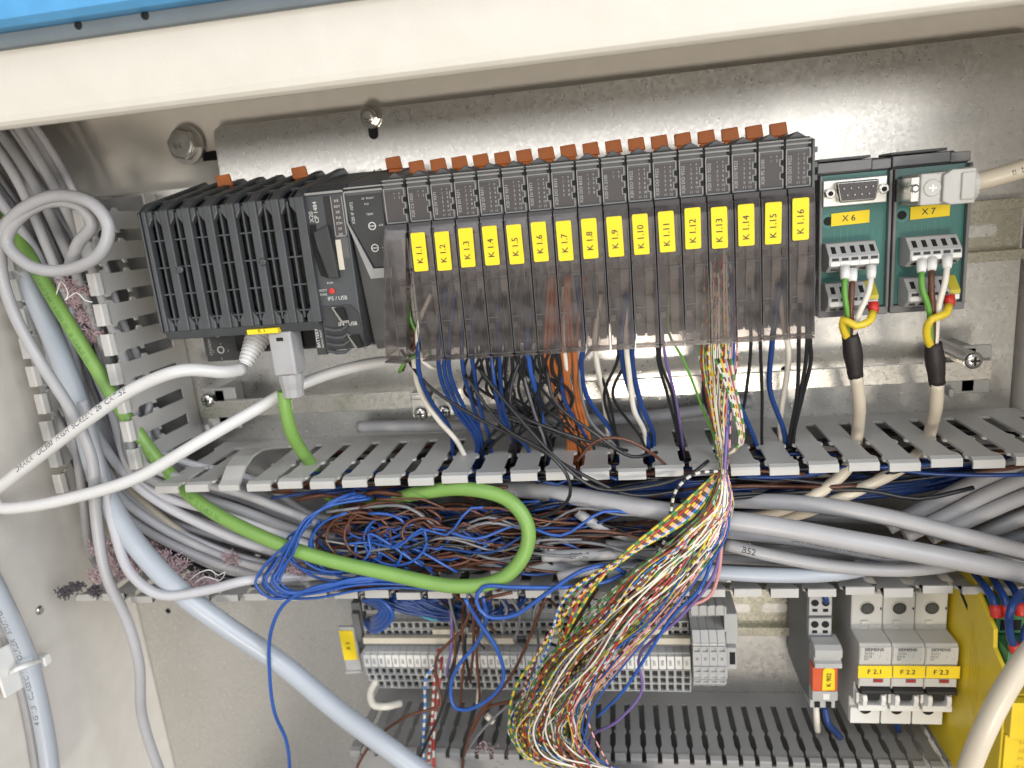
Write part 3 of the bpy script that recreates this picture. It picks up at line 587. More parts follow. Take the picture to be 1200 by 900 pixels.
# ================================================================== interface boards X 6 / X 7
tray_m = mat('tray_grey', (.17, .17, .175), .45)
def wire_tip(par, c, m, ln=7.5, r=2.1):
    MB().lathe(c, (0, -.35, -1), [(r, 0), (r, ln*.6), (r*.8, ln), (.5, ln+.2)], 14).build('ferrule', m, par, smooth=True)
def iface(xl, w, nm, dy, tz):
    t = empty('interface_board', (xl+w/2, -10, -30), 'green board tagged %s in yellow, with %s' % (nm, 'open nine pin socket on top' if nm == 'X 6' else 'grey plug on top'), 'circuit board', 'green interface boards')
    bevel(MB().box(xl, xl+w, -56, -9, -66, 5).prism([(-9, 4), (-58, 4), (-60, 6.5), (-58, 9.5), (-44, 10.2), (-42, 11), (-9, 11.5)], xl, xl+w-.4, 'x').box(xl, xl+1.6, -63.5, -56, -66, 4).box(xl+w-1.8, xl+w-.3, -63.5, -56, -66, 4).box(xl, xl+w-.3, -63, -56, -69, -65).build('tray', tray_m, t), .5)
    bevel(MB().box(xl-.5, xl+w*.72, -61.5, -58, 5.2, 10.2).box(xl+w*.73, xl+w-.4, -60.8, -58, 4.8, 9.6).box(xl+3, xl+w-6, -48, -30, 11.2, 12.6).build('tray_rail', mat('tray_rail_grey', (.21, .21, .215), .45), t), .4)
    MB().box(xl+1.7, xl+w-1.9, -60.5, -58.5, -64.8, 3.9).build('board', pcb, t)
    c = (xl+5, -60.5, -19); MB().ring(c, (0, -1, 0), 3.6, 2.3, .1, 24).build('hole_pad', mat('pcb_pad', (.05, .21, .18), .3), t); MB().cyl(c, (0, -1, 0), 2.2, .15, 20).build('hole', void, t)
    m = MB()
    for i in range(9): 
        xx = xl+8+i*3.1; m.box(xx, xx+.5, -60.58, -60.5, -29-(i%3)*1.5, -23+jit(1)); 
    m.build('trace', mat('pcb_trace', (.03, .20, .16), .35), t)
    x0 = xl+6.4 if nm == 'X 6' else xl+8.8
    lt = MB().prism([(x0, -15.3), (x0+18.6, -14.8), (x0+18.6, -21.2), (x0, -21.7)], -61.2, -60.6, 'y').build('label_tag', yel, t); lettering([(nm, 4.4, (x0+8.6, -61.3, -18.3), rt, up, .012)], ink, lt)
    for j, z in enumerate((-31, -51.5)):
        xb = xl+1.8+(2.5 if nm == 'X 7' else 0); wd = 24
        tb = bevel(MB().prism([(-60.5, z+1), (-68, z+1), (-75, z-5.5), (-75, z-9.8), (-69, z-13.5), (-60.5, z-13.5)], xb, xb+wd, 'x').build('terminal_strip', grey_t, t), .4)
        hm = MB(); wm = MB(); dm_ = MB()
        for i in range(5):
            xx = xb+1+i*4.6
            q = lambda f, s: (-68-7*f-.08, z+1-6.5*f)   # along the slope
            a, b_ = q(.25, 0), q(.75, 0); hm.add([(xx+.9, a[0], a[1]), (xx+3.1, a[0], a[1]), (xx+3.1, b_[0], b_[1]), (xx+.9, b_[0], b_[1])], [(0, 1, 2, 3)])
            dm_.box(xx+.5, xx+3.7, -75.2, -74.9, z-7.4, z-6); wm.box(xx-.1, xx+4.3, -75.3, -74.9, z-10.0, z-7.8)
            dm_.box(xx+.9, xx+3.2, -72.6, -70.2, z-12.6, z-11.4)
        hm.build('screw_opening', void, tb); dm_.build('test_slot', black, tb); ws = wm.build('number_strip', white_p, tb)
        if j: bevel(MB().prism([(-68.2, z+1.2), (-75.4, z-5.4), (-75.4, z-7.5), (-66, z-7.5), (-66, z+1.2)], xb+19.2, xb+wd+.1, 'x').build('earth_clamp', mat('earth_yellow', (.52, .44, .04), .45), tb), .3)
    return t
b6 = iface(209.6, 35.2, 'X 6', 0, 0); b7 = iface(245.4, 36.4, 'X 7', 0, 0)
# nine pin socket on X 6
sk = empty('nine_pin_socket', (226, -60, -5), 'nine pin socket with bright flange screwed onto the X 6 board', 'connector')
bevel(MB().box(211, 241.5, -64.6, -63.6, -11.6, 1.4).build('flange', mat('nickel', (.82, .80, .76), .3, .75), sk), .4)
MB().box(214, 239, -63.5, -60.5, -9, -1).build('socket_base', black, sk)
q = lambda e: [(216.8-e, 0.3-1+e), (235.6+e, .3-1+e), (234.2+e, -10.2+1-e), (218.6-e, -10.2+1-e)]
bevel(MB().prism(q(.9), -69, -64.7, 'y').build('shell', steel, sk), 1.2, 3); bevel(MB().prism(q(-.1), -69.4, -69.02, 'y').build('insert', brown_face, sk), .8)
m = MB()
for i in range(5): m.lathe((219.4+i*3.4, -69.4, -3.3), (0, -1, 0), [(.5, 0), (.3, .8)], 8)
for i in range(4): m.lathe((221.1+i*3.4, -69.4, -6.6), (0, -1, 0), [(.5, 0), (.3, .8)], 8)
m.build('pin', dsteel, sk)
for x in (213.6, 238.9):
    g = MB().cyl((x, -64.7, -5.1), (0, -1, 0), 2.7, 3.6, 6); g = bevel(g.build('jack_screw', steel, sk), .3); MB().cyl((x, -68.35, -5.1), (0, -1, 0), 1.2, .2, 14).build('thread_hole', void, g)
# grey plug hood on X 7, its beige cable leaving to the right
hd = empty('plug_hood', (262, -75, -6), 'light grey screwed plug hood plugged onto the X 7 board', 'plug')
hood_m = mat('hood_plastic', (.50, .49, .46), .4, bump=.05)
m = MB().prism([(249, .5), (266, .5), (266, -14), (249, -14)], -84, -62, 'y').prism([(258.5, -1), (262, 1.2), (272.5, 1.2), (272.5, -14.8), (262, -14.8), (258.5, -13)], -87, -66, 'y'); m.prism([(258.4, -14.2), (258.4, -.4), (256, .4), (249.2, .4), (249.2, -14.2)], -85.2, -84, 'y').box(266, 272, -88.2, -86.8, -13, -.5); bevel(m.build('hood', hood_m, hd), .7)
MB().lathe((271, -77, -6.6), (1, .04, .05), [(8.4, 0), (8.2, 4.0), (6.2, 4.0)], 24).build('cable_gland', hood_m, hd); MB().cyl((275.1, -76.7, -6.4), (1, 0.04, .05), 6.4, .1, 20).build('gland_bore', void, hd)
MB().box(245.5, 249, -84, -63, -12, -1).build('metal_flange', steel, hd); MB().lathe((246.5, -84, -6), (0, -1, 0), [(2, 0), (2, 2), (1.2, 2.6)], 14).build('thumb_screw', steel, hd)
g = MB().lathe((254.3, -84, -6.4), (0, -1, 0), [(4.1, 0), (4.1, 1.4), (3.6, 1.8)], 24).build('screw_head', hood_m, hd)
MB().box(252.6, 256, -85.95, -85.7, -6.8, -6).box(253.9, 254.7, -85.97, -85.7, -8.1, -4.7).build('cross_recess', dsteel, g)
# ================================================================== lower terminal row
def clampholes(fr, dk, x0, w, rows, wall=.75):
    """rows: (y_front, z_top, z_bottom, round?) openings recessed 2 mm between frame bars"""
    for yf, z1, z0 in rows:
        fr.box(x0, x0+wall, yf, yf+5, z0, z1).box(x0+w-wall, x0+w, yf, yf+5, z0, z1)
        fr.box(x0+wall, x0+w-wall, yf, yf+5, z1-.7, z1).box(x0+wall, x0+w-wall, yf, yf+5, z0, z0+.7)
        dk.box(x0+wall, x0+w-wall, yf+2.2, yf+5, z0+.7, z1-.7)
def tblock(first, x, label, num, group, full=True):
    t = empty('terminal_block', (x, 0, -285), label, 'terminal', group); w = 5.05
    if first is None:
        z0 = 285
        bd = MB()
        bd.prism([(-9, 34), (-24, 34), (-24, 17), (-29, 14), (-29, -1), (-38, -4), (-38, -15), (-33.5, -18), (-33.5, -27), (-30, -28.5), (-30, -38), (-9, -38)], .03, w-.03, 'x')
        bd.build('housing', grey_t, t, local=True)
        fr = MB(); dk = MB()
        clampholes(fr, dk, 0, w, [(-29.2, 34, 28.4), (-29.2, 28, 22.4), (-31.5, 15, 9.6), (-31.8, 9.2, 4.4), (-39.2, -16, -22), (-36.5, -23, -29), (-34.6, -29.8, -36)])
        fr.build('clamp_frame', grey_t, t, local=True); dk.build('wire_opening', mat('opening_dark', (.03, .03, .03), .7), t, local=True)
        MB().box(.1, w-.1, -33.5, -28, 2.9, 4.2).box(.1, w-.1, -36, -30, -.6, 1.6).build('bridge_ridge', grey_d, t, local=True)
        MB().box(.25, w-.25, -40.5, -38, -14.6, -5.2).build('marker', white_p, t, local=True)
    else:
        for ch in first.children:
            if ch.name.split('.')[0] == 'lettering': continue
            c = ch.copy(); COL.objects.link(c); c.parent = t
    lettering([(num, 2.7, (w/2, -40.65, -9.9), up, lf)], ink, t, local=True)
    return t
f0 = None
for k in range(43):
    t = tblock(f0, -84+5.2*k, 'grey spring terminal with white number marker in the long lower terminal row', '%03d' % (59+k) if k > 8 else '00%d' % (k % 2 and 1 or 0), 'spring terminals of the long lower row')
    f0 = f0 or t
for (a, b_) in ((-83.5, 25), (32, 60), (68, 140)):
    tag(MB().box(a, b_, -37.5, -33.5, -283.2, -278.8).build('jumper_bar', beige_m), 'beige cross connection bar above the white markers, %s piece' % {-83.5: 'leftmost', 32: 'middle', 68: 'right'}[a], 'jumper bar', 'cross connection bars')
for (a, b_) in ((-33, -5), (46, 66), (106, 126)):
    tag(MB().box(a, b_, -36.5, -32.5, -276.6, -272.8).build('jumper_bar', beige_m), 'short beige bar in the upper slot of the terminal row, %s piece' % {-33: 'leftmost', 46: 'middle', 106: 'right'}[a], 'jumper bar', 'cross connection bars')
f1 = None
for k in range(4):
    x = 140.2+5.1*k; t = empty('relay_terminal', (x, 0, -275), 'taller grey terminal, %s of the four at the row end' % ('first', 'second', 'third', 'fourth')[k], 'terminal', 'four taller terminals'); w = 4.95
    if f1 is None:
        MB().prism([(-9, 24), (-44, 24), (-44, 17), (-30, 15), (-30, 7), (-46, 6), (-49, 0), (-49, -26), (-44, -34), (-9, -34)], .03, w-.03, 'x').build('housing', grey_t, t, local=True)
        MB().prism([(-30, 15.5), (-45, 17.5), (-45, 24), (-30, 24)], 0, .9, 'x').prism([(-46, 6), (-49.6, 0), (-49.6, 2), (-46, 8)], .1, w-.1, 'x').build('rib', grey_t, t, local=True)
        fr = MB(); dk = MB(); clampholes(fr, dk, 0, w, [(-50.4, -1.2, -5.6), (-50.4, -15.8, -20.2), (-50, -20.6, -24.8), (-49, -25.2, -29)])
        fr.build('clamp_frame', grey_t, t, local=True); dk.build('wire_opening', mat('opening_dark', (.03, .03, .03), .7), t, local=True)
        MB().box(.2, w-.2, -49.6, -47, -.6, 1.4).add([(.3, -46.4, 6.2), (w-.3, -46.4, 6.2), (w-.3, -49.3, 1.6), (.3, -49.3, 1.6)], [(0, 3, 2, 1)]).build('marker', white_p, t, local=True)
        f1 = t
    else:
        for ch in f1.children:
            c = ch.copy(); COL.objects.link(c); c.parent = t
    lettering([('X', 3.2, (w/2, -49.15, -11)), ('008', 2.0, (w/2, -48.2, 4.2), (0, .55, .83), lf)], ink, t, local=True)
ec = empty('end_clamp', (162, 0, -285), 'grey end clamp on the rail right of the four taller terminals', 'end clamp')
bevel(MB().prism([(y, z-275) for y, z in [(-3, 22), (-42, 22), (-42, 4), (-30, 2), (-30, -8), (-42, -8), (-42, -30), (-3, -30)]], 160.9, 162.3, 'x').build('partition', grey_t, ec), .2)
bevel(MB().box(162.4, 170, -36, -3, -262-22, -262).box(162.4, 168.5, -40, -3, -300, -284).build('clamp_body', grey_t, ec), .5)
MB().box(164, 167.5, -40.1, -39.9, -296, -287).build('screw_slot', void, ec)
el = empty('end_clamp', (-88, 0, -275), 'grey end clamp on the rail at the left end of the terminal row', 'end clamp')
bevel(MB().box(-92, -85, -30, -3, -292, -256).box(-91, -85.6, -34, -30, -284, -262).build('clamp_body', grey_d, el), .5)
ho = empty('tag_holder', (-96, 0, -290), 'grey tag holder with yellow tag X 3, left of the terminal row', 'tag holder')
bevel(MB().prism([(-102.5, -272.5), (-90.5, -272.5), (-89.5, -309), (-101, -310)], -34, -31.5, 'y').box(-98, -92, -31.5, -3, -300, -280).build('holder', grey_t, ho), .5)
MB().prism([(-101.3, -309.2), (-89.9, -308.2), (-90.0, -306.8), (-101.2, -307.4)], -35.4, -34, 'y').build('holder_lip', grey_t, ho)
lt = MB().prism([(-101.6, -275), (-91.6, -275), (-91.0, -298), (-101.0, -298.4)], -34.8, -34.05, 'y').build('label_tag', yel, ho); lettering([('X 3', 4.2, (-96.3, -34.95, -287), up, lf, .012)], ink, lt)
# ================================================================== relay K 902
rl = empty('coupling_relay', (216, 0, -275), 'narrow grey coupling relay with orange block and yellow tag K 902, left of the breakers', 'relay')
x0, x1 = 208.3, 222.6
bevel(MB().prism([(-3, -236), (-52, -236), (-52, -264), (-58, -268), (-58, -308), (-40, -312), (-3, -312)], x0, x1, 'x').build('socket_housing', grey_d, rl), .4)
for z in (-239.5, -254):
    g = bevel(MB().box(x0+.6, x1-.6, -54, -52.1, z-12.5, z).build('terminal_face', grey_t, rl), .4)
    for x in (x0+4, x1-4.2):
        MB().cyl((x, -54.05, z-4), (0, -1, 0), 2.2, .3, 18).build('screw_opening', void, g); MB().box(x-1.5, x+1.5, -54.2, -53.9, z-10, z-8).build('wire_opening', void, g)
bevel(MB().prism([(-52, -266), (-63, -266), (-66, -268), (-66, -273), (-63.5, -274), (-63.5, -276), (-66, -277), (-66, -280), (-52, -280)], x0+1.2, x1+2.4, 'x').build('retaining_clip', grey_t, rl), .3)
bevel(MB().box(x0+.2, x1+.2, -65, -52, -296.5, -280.2).build('relay_block', orr, rl), .4)
bevel(MB().prism([(-40, -296.7), (-65, -296.7), (-65, -303), (-60, -306), (-60, -312), (-40, -312)], x0+.2, x1+.6, 'x').build('foot', grey_t, rl), .5)
MB().box(x0+6.4, x0+10, -65.3, -65, -302, -298).build('marker', white_p, rl)
for x in (x0+2.8, x0+9.4): MB().box(x, x+3, -61, -59.8, -311, -307.4).build('wire_opening', void, rl)
lt = MB().prism([(x0+5.6, -295.5), (x0+12.8, -295), (x0+12.6, -281.5), (x0+10.8, -279.6), (x0+8.2, -279.6), (x0+6, -281.8)], -65.6, -65.05, 'y').build('label_tag', yel, rl); lettering([('K 902', 3.9, (x0+9.4, -65.75, -288), up, lf, .012)], ink, lt)
# ================================================================== three breakers
for k in range(3):
    x = 233.6+18*k; t = empty('circuit_breaker', (x+9, 0, -285), '%s cream circuit breaker with black toggle, yellow tag F 2.%d' % (('left', 'middle', 'right')[k], k+1), 'breaker', 'three breakers side by side')
    w = 17.7
    if k == 0: bodyp = None
    m = MB().prism([(-5, -238), (-51, -238), (-52, -239), (-52, -262.2), (-66.5, -262.2), (-68, -263.6), (-68, -292), (-60, -293), (-60, -306), (-52, -309), (-52, -327.5), (-5, -327.5)], x, x+w, 'x')
    bevel(m.build('housing', offw, t), .6)
    MB().cyl((x+9, -52.05, -248.5), (0, -1, 0), 3.9, .15, 28).build('terminal_hole', mat('hole_grey', (.03, .03, .03), .6), t)
    g = MB().ring((x+9, -52.0, -248.5), (0, -1, 0), 4.4, 3.9, .5, 28); g.build('hole_rim', offw, t, smooth=True)
    MB().lathe((x+9, -52.2, -248.5), (0, -1, 0), [(2.7, 0), (2.7, .2)], 20).build('terminal_screw', mat('screw_shadow', (.045, .045, .045), .5), t)
    bevel(MB().box(x+5.6, x+9.6, -52.9, -52, -259, -256.4).box(x+.4, x+5.2, -52.6, -52, -262, -259.5).box(x+10, x+w-.4, -52.6, -52, -262, -259.5).build('latch', offw, t), .2)
    MB().box(x+w-1.4, x+w-.6, -52.3, -51.9, -249.5, -248).build('side_notch', void, t)
    MB().box(x+.5, x+w-.3, -68.5, -68, -272.4, -263.8).box(x+.5, x+w-.3, -68.3, -68, -290, -284.6).build('face_plate', offw, t)
    lettering([('SIEMENS', 2.8, (x+8.0, -68.75, -265.4), rt, up, .03)], mat('maker_ink', (.10, .10, .10), .5), t)
    lettering([('5SY61', 2.1, (x+5.4, -68.75, -267.9)), ('MCB', 2.1, (x+4.6, -68.75, -270)), (('B4', 'B6', 'B2')[k], 2.0, (x+3.6, -68.75, -271.7)), ('1', 1.5, (x+11.5, -68.75, -267.4)), ('/', 2.6, (x+11.2, -68.75, -270)), ('1', 1.5, (x+15.2, -68.75, -267.6)), ('2', 1.5, (x+15.2, -68.75, -271.4))], mat('faint_ink', (.15, .15, .15), .5), t)
    a, b_ = (x-.9 if k == 0 else x+.35), (x+w+.8 if k == 2 else x+w+.1)
    lt = MB().box(a, b_, -69.6, -69.0, -283.6+jit(.25), -275.4+jit(.25)).build('label_tag', yel, t); bevel(lt, .2); lettering([('F 2.%d' % (k+1), 4.3, (x+8.3, -69.8, -279.4), rt, up, .015)], mat('label_ink', (.03, .03, .03), .5), lt)
    MB().box(x+8.4, x+13, -68.7, -68.3, -287, -285.2).build('indicator_window', mat('window_red', (.35, .03, .03), .3), t)
    MB().box(x+7.9, x+13.5, -68.5, -68.2, -287.4, -284.9).build('window_frame', grey_d, t)
    # toggle: dark saddle, lever and the white cheeks round it
    bevel(MB().prism([(-60, -290.6), (-69, -290.2), (-71, -291.8), (-71, -293.5), (-67, -296), (-60, -296)], x+.8, x+w-.3, 'x').build('toggle_bridge', black, t), .5)
    bevel(MB().prism([(-60, -294), (-67, -296), (-66.5, -301), (-60, -305)], x+5.6, x+12.6, 'x').build('toggle_lever', black, t), .6)
    for xa in (x+2.4, x+12.8): bevel(MB().prism([(-59, -296.2), (-68.5, -296.2), (-69.5, -299), (-68.5, -304), (-59, -306)], xa, xa+2.7, 'x').build('toggle_cheek', white_p, t), .6)
    bevel(MB().box(x+.9, x+w-.4, -66, -58, -309, -305).box(x+.4, x+2.2, -64, -58, -305, -298).box(x+15.6, x+w-.2, -64, -58, -305, -298).build('lower_lip', white_p, t), .5)
    bevel(MB().box(x+.2, x+w-.2, -54.5, -52, -327, -316).build('lower_terminal', white_p, t), .5)
    MB().cyl((x+9, -54.55, -316.4), (0, -1, 0), 3.6, .1, 24).build('lower_hole', void, t)
# ================================================================== yellow safety relay
sr = empty('safety_relay', (295, 0, -290), 'large yellow safety relay with green connectors at the lower right corner', 'relay')
xs = 289.4
bevel(MB().prism([(-3, -215), (-72, -215), (-80, -222), (-98, -233), (-99, -243), (-112.5, -251), (-112.5, -345), (-96, -352), (-3, -352)], xs, xs+2.2, 'x').build('side_wall', pil, sr), .4)
bevel(MB().prism([(-3, -216), (-66, -216), (-68, -240), (-84, -242), (-86, -262), (-111, -262), (-111, -345), (-96, -351), (-3, -351)], xs+2.3, xs+34, 'x').build('housing', pil, sr), .6)
MB().prism([(-62, -231), (-70, -236), (-70, -239), (-61, -234)], xs-.15, xs+.1, 'x').build('vent_slot', void, sr)
g = MB()
for i in range(8): g.box(xs-.12, xs, -88+i*1.6, -87.7+i*1.6, -300+i*2, -262+i*3)
g.build('moulded_line', mat('yellow_shadow', (.50, .37, .02), .5), sr)
bevel(MB().box(xs+1, xs+33, -118, -113, -262, -283).box(xs+1, xs+33, -114.5, -113, -345, -284).build('front_panel', mat('front_yellow', (.80, .58, .03), .4), sr), .4)
lettering([(t_, 3.0, (xs+9, -114.8, -288-i*5)) for i, t_ in enumerate(('51', '52', 'P1', 'K1', 'K2'))], mat('faded_orange', (.60, .38, .03), .5), sr)
lettering([('K', 5, (xs+5.5, -114.85, -318), rt, up, .015)], ink, sr)
for j, (yy, zz) in enumerate(((-88, -226), (-101, -240))):
    m = MB().box(xs+3, xs+33, yy-6, yy+12, zz-12, zz); cg = bevel(m.build('green_connector', grn, sr), .5)
    for i in range(4): MB().box(xs+5+i*6, xs+9+i*6, yy-6.3, yy-5.9, zz-10, zz-4).build('clamp_opening', void, cg)
# ================================================================== fat cables
def C(l, r, m, label, group=None, name='cable', **k): return cable(name, l, r, m, label, 'cable', group, **k)
# white network cable from the controller, with ribbed boot
np_ = empty('network_plug', tuple(P(300, 405, -72)), 'white ribbed boot of the network cable plugged in under the slotted cover', 'plug')
a, b_ = P(304, 392, -66), P(284, 433, -80); ax = (b_-a); pr = []
for i in range(9): pr += [(7.6-i*.42, i*2.3), (7.6-i*.42, i*2.3+1.4), (6.5-i*.42, i*2.3+1.5), (6.5-i*.42, i*2.3+2.2)]
MB().lathe(a, ax, pr, 22).build('boot', c_white, np_); bevel(MB().box(a.x-6.5, a.x+6, a.y-3, a.y+12, a.z-5, a.z+6).build('plug_body', mat('clear_plug', (.55, .55, .55), .2), np_), .6)
o, pts = C([(284, 433, -80), (262, 436, -92), (215, 434, -104), (160, 454, -110), (100, 494, -112), (50, 532, -112), (14, 560, -112), (-8, 580, -112), (-2, 594, -112), (30, 594, -110), (90, 582, -106), (160, 560, -100), (230, 520, -92), (300, 480, -74), (350, 452, -60), (400, 434, -48), (450, 424, -38), (490, 424, -30)], 3.6, c_white, 'thick white network cable looping far left in front of the grey ducts', name='network_cable', n=18)
print_on(o, pts, 3.6, 'DRAKA   UC300  HIGH  SCREEN  26  CAT.5E', 4.6, 66, ink, side=(0, -1, .45), flip=True)
# green cable plug
gp = empty('industrial_plug', tuple(P(337, 420, -75)), 'grey rectangular plug of the green cable, hanging beside the white boot', 'plug')
a = P(338, 400, -76)
m = MB().cbox(a.x-7.0, a.x+6.6, -86, -72, a.z-18, a.z+7, .8); bevel(m.build('plug_body', mat('plug_grey', (.36, .355, .36), .4), gp), .8)
MB().lathe((a.x-.4, -79, a.z-18), (-.03, 0, -1), [(7.2, 0), (7, 5), (6.2, 9), (6.2, 13.5), (5.4, 13.6)], 12).build('clamp_nut', mat('plug_grey', (0, 0, 0)), gp)
MB().box(a.x-2, a.x+2, -86.2, -85.8, a.z+2, a.z+4).build('plug_slot', void, gp)
C([(333, 458, -79), (335, 480, -78), (341, 505, -74), (352, 526, -64), (368, 548, -50), (395, 590, -40), (440, 600, -36)], 3.9, c_green, 'short green cable running from the grey plug down into the middle duct', name='network_cable', n=16)
o, pts = C([(8, 252, -44), (34, 300, -54), (70, 362, -60), (108, 424, -64), (148, 488, -64), (196, 552, -64), (235, 590, -74), (300, 626, -86), (370, 652, -91), (450, 671, -92), (540, 687, -92), (588, 678, -92), (615, 648, -91), (618, 615, -90), (596, 586, -88), (548, 573, -84), (490, 578, -76), (440, 592, -60), (400, 600, -45)], 4.2, c_green, 'long green cable from the left duct that loops round in the middle duct', name='network_cable', n=18)
for st in (40, 175): print_on(o, pts, 4.2, '02YSCY-6U2/0.64/1.5-EGN  FC  IE  CABLE  UL', 3.6, st, mat('green_ink', (.06, .17, .04), .5), side=(0, -1, .3), flip=False)
# pale blue grey supply cable, diagonal across the lower left
o, pts = C([(-30, 190, -30), (10, 270, -40), (40, 345, -52), (72, 420, -60), (98, 495, -70), (116, 560, -80), (148, 622, -88), (205, 688, -96), (262, 732, -92), (330, 778, -86), (400, 836, -90), (460, 880, -94), (520, 925, -96), (560, 960, -98)], 6.4, c_blueg, 'thickest pale blue grey cable running diagonally across the lower left plate', name='supply_cable', n=22)
# grey loop at the upper left
C([(82, 312, -86), (92, 285, -92), (108, 262, -95), (94, 242, -96), (60, 236, -96), (22, 256, -96), (8, 284, -96), (36, 312, -98), (80, 316, -100), (118, 296, -102), (127, 266, -102), (110, 240, -102), (70, 229, -100), (28, 244, -98), (4, 272, -96), (2, 318, -92), (16, 366, -90), (46, 422, -88), (86, 486, -92), (108, 540, -94), (112, 600, -94), (124, 672, -96), (150, 730, -92), (163, 778, -88), (166, 836, -84), (182, 890, -80), (200, 930, -78)], 3.3, c_grey, 'grey cable coiled in a ring at upper left, then hanging down past the duct', n=16)
C([(96, 470, -80), (120, 560, -84), (134, 620, -92), (152, 670, -100), (188, 697, -104), (240, 692, -98), (290, 680, -92), (340, 676, -80), (420, 672, -60)], 3.0, c_lgrey, 'pale grey cable sagging over the left end of the lower duct wall', n=16)
C([(70, 420, -50), (88, 520, -60), (98, 590, -66), (104, 640, -62), (116, 668, -50)], 2.6, c_grey2, 'grey cable hanging along the cabinet side wall beside the pink lint')
# left bundle
cent = [(-80, 80), (4, 196), (64, 296), (96, 388), (126, 478), (178, 560), (280, 612), (370, 640), (470, 640), (600, 645), (760, 650), (900, 648), (1060, 645), (1240, 640)]
RB = random.Random(3)
def bundle(off, dep, upto, r, m, lab, start=0, grp='grey cables of the left bundle', end=None, wav=5):
    l = []
    for i in range(start, upto):
        a = cent[max(i-1, 0)]; b = cent[min(i+1, len(cent)-1)]; dx, dy = b[0]-a[0], b[1]-a[1]; L = math.hypot(dx, dy)
        sp = (1.0 if i < 4 else (.95 if i < 7 else .75)); o_ = off*sp+RB.uniform(-wav, wav)
        l.append((cent[i][0]-dy/L*o_, cent[i][1]+dx/L*o_, -6-dep*(.75 if i < 5 else 1)+RB.uniform(-3, 3)))
    if end: l += end
    p = [P(*q) for q in l]
    for q in p:
        if q.z > -150 and q.x > -201-r: q.x = -201-r-RB.uniform(0, 2)
    return C(p, r, m, lab, grp, n=12, step=5, raw=True)
lb = 'grey cable in the crowded bundle that fills the left duct and turns right'
k = 0
for off in (-44, -36, -28, -20, -12, -4, 4, 12, 20, 28, 36, 44, 52):
    dep = RB.choice((18, 26, 34, 42)); m = RB.choice((c_grey, c_grey, c_grey2, c_lgrey, c_lgrey)); bundle(off, dep, RB.choice((9, 10, 11, 13)), RB.uniform(2.5, 3.3), m, lb, end=None); k += 1
for off in (-40, -18, 0, 22, 44, 58): bundle(off, 60, RB.choice((8, 9, 9)), RB.uniform(2.5, 3.2), RB.choice((c_grey, c_lgrey, c_grey2)), lb, wav=7)
for off in (-30, 10, 40): bundle(off, 8, 9, 3.2, c_grey2, lb)
for off in (-52, -46, -34, -24, -14, -6, 6, 16, 30, 38, 50, 56): bundle(off, RB.choice((30, 44, 52)), RB.choice((8, 9, 10)), RB.uniform(1.9, 2.5), RB.choice((c_grey, c_lgrey, c_lgrey, c_grey2)), lb, wav=6)
# bottom left fan: cream ones, black one
for j, (dv, m, r) in enumerate(((0, c_cream, 2.4), (12, c_white, 2.4), (22, c_white, 2.3), (34, c_black, 3.4))):
    C([(60+j*4, 440+dv*2, -30), (110, 520+dv*1.6, -40), (150, 570+dv*1.3, -52), (205, 618+dv, -58), (260, 650+dv*.8, -60), (330, 664+dv*.6, -56), (420, 676+dv*.3, -50), (520, 684+dv*.3, -40)], r, m,
      ('cream cable curving at the foot of the left bundle', 'upper white cable curving at the foot of the left bundle', 'lower white cable curving at the foot of the left bundle', 'black cable at the very bottom of the left bundle')[j], n=12)
# right half of the middle duct
rb = [([(575, 572, -50), (640, 576, -66), (720, 590, -80), (810, 604, -88), (900, 616, -92), (1000, 634, -94), (1100, 652, -94), (1250, 682, -90)], 5.4, c_grey, 'thickest grey cable sloping down to the right across the duct front'),
      ([(780, 588, -40), (860, 586, -62), (960, 592, -74), (1040, 606, -80), (1120, 626, -84), (1250, 660, -82)], 4.6, c_grey, 'second thick grey cable above the thickest, running to the right edge'),
      ([(560, 655, -60), (700, 664, -70), (800, 668, -78), (900, 674, -80), (980, 672, -78), (1060, 655, -62), (1240, 620, -40)], 4.2, c_blueg, 'pale blue grey cable lying along the lower duct wall at right'),
      ([(850, 638, -76), (900, 650, -80), (980, 664, -82), (1060, 668, -80), (1130, 660, -70), (1240, 640, -55)], 3.6, c_grey, 'grey cable with handwritten mark B52'),
      ([(850, 624, -60), (940, 634, -66), (1040, 652, -70), (1140, 660, -66), (1250, 650, -60)], 3.4, c_lgrey, 'light grey printed cable below the thickest grey one'),
      ([(700, 656, -56), (800, 654, -60), (920, 658, -64), (1040, 668, -60), (1250, 690, -50)], 3.0, c_grey2, None), ([(740, 640, -40), (860, 645, -50), (1000, 650, -52), (1250, 640, -40)], 3.2, c_lgrey, None),
      ([(760, 668, -40), (860, 668, -50), (1000, 676, -50), (1250, 690, -40)], 3.4, c_grey2, None), ([(1040, 618, -60), (1090, 592, -60), (1140, 566, -56), (1250, 520, -50)], 4.4, c_grey2, None),
      ([(1060, 628, -66), (1110, 604, -64), (1160, 578, -60), (1250, 540, -54)], 4.2, c_grey, None), ([(1090, 630, -70), (1130, 612, -68), (1180, 590, -64), (1250, 562, -60)], 4.0, c_grey, None), ([(1110, 640, -50), (1150, 625, -56), (1200, 606, -60), (1250, 590, -60)], 4.6, c_grey2, None),
      ([(640, 560, -20), (760, 574, -30), (900, 600, -34), (1100, 610, -30), (1240, 600, -30)], 3.2, c_grey2, None), ([(420, 500, -12), (560, 498, -16), (700, 492, -14), (800, 484, -12), (880, 470, -10)], 4.0, c_grey, 'grey cable lying against the plate between the bar and the duct')]
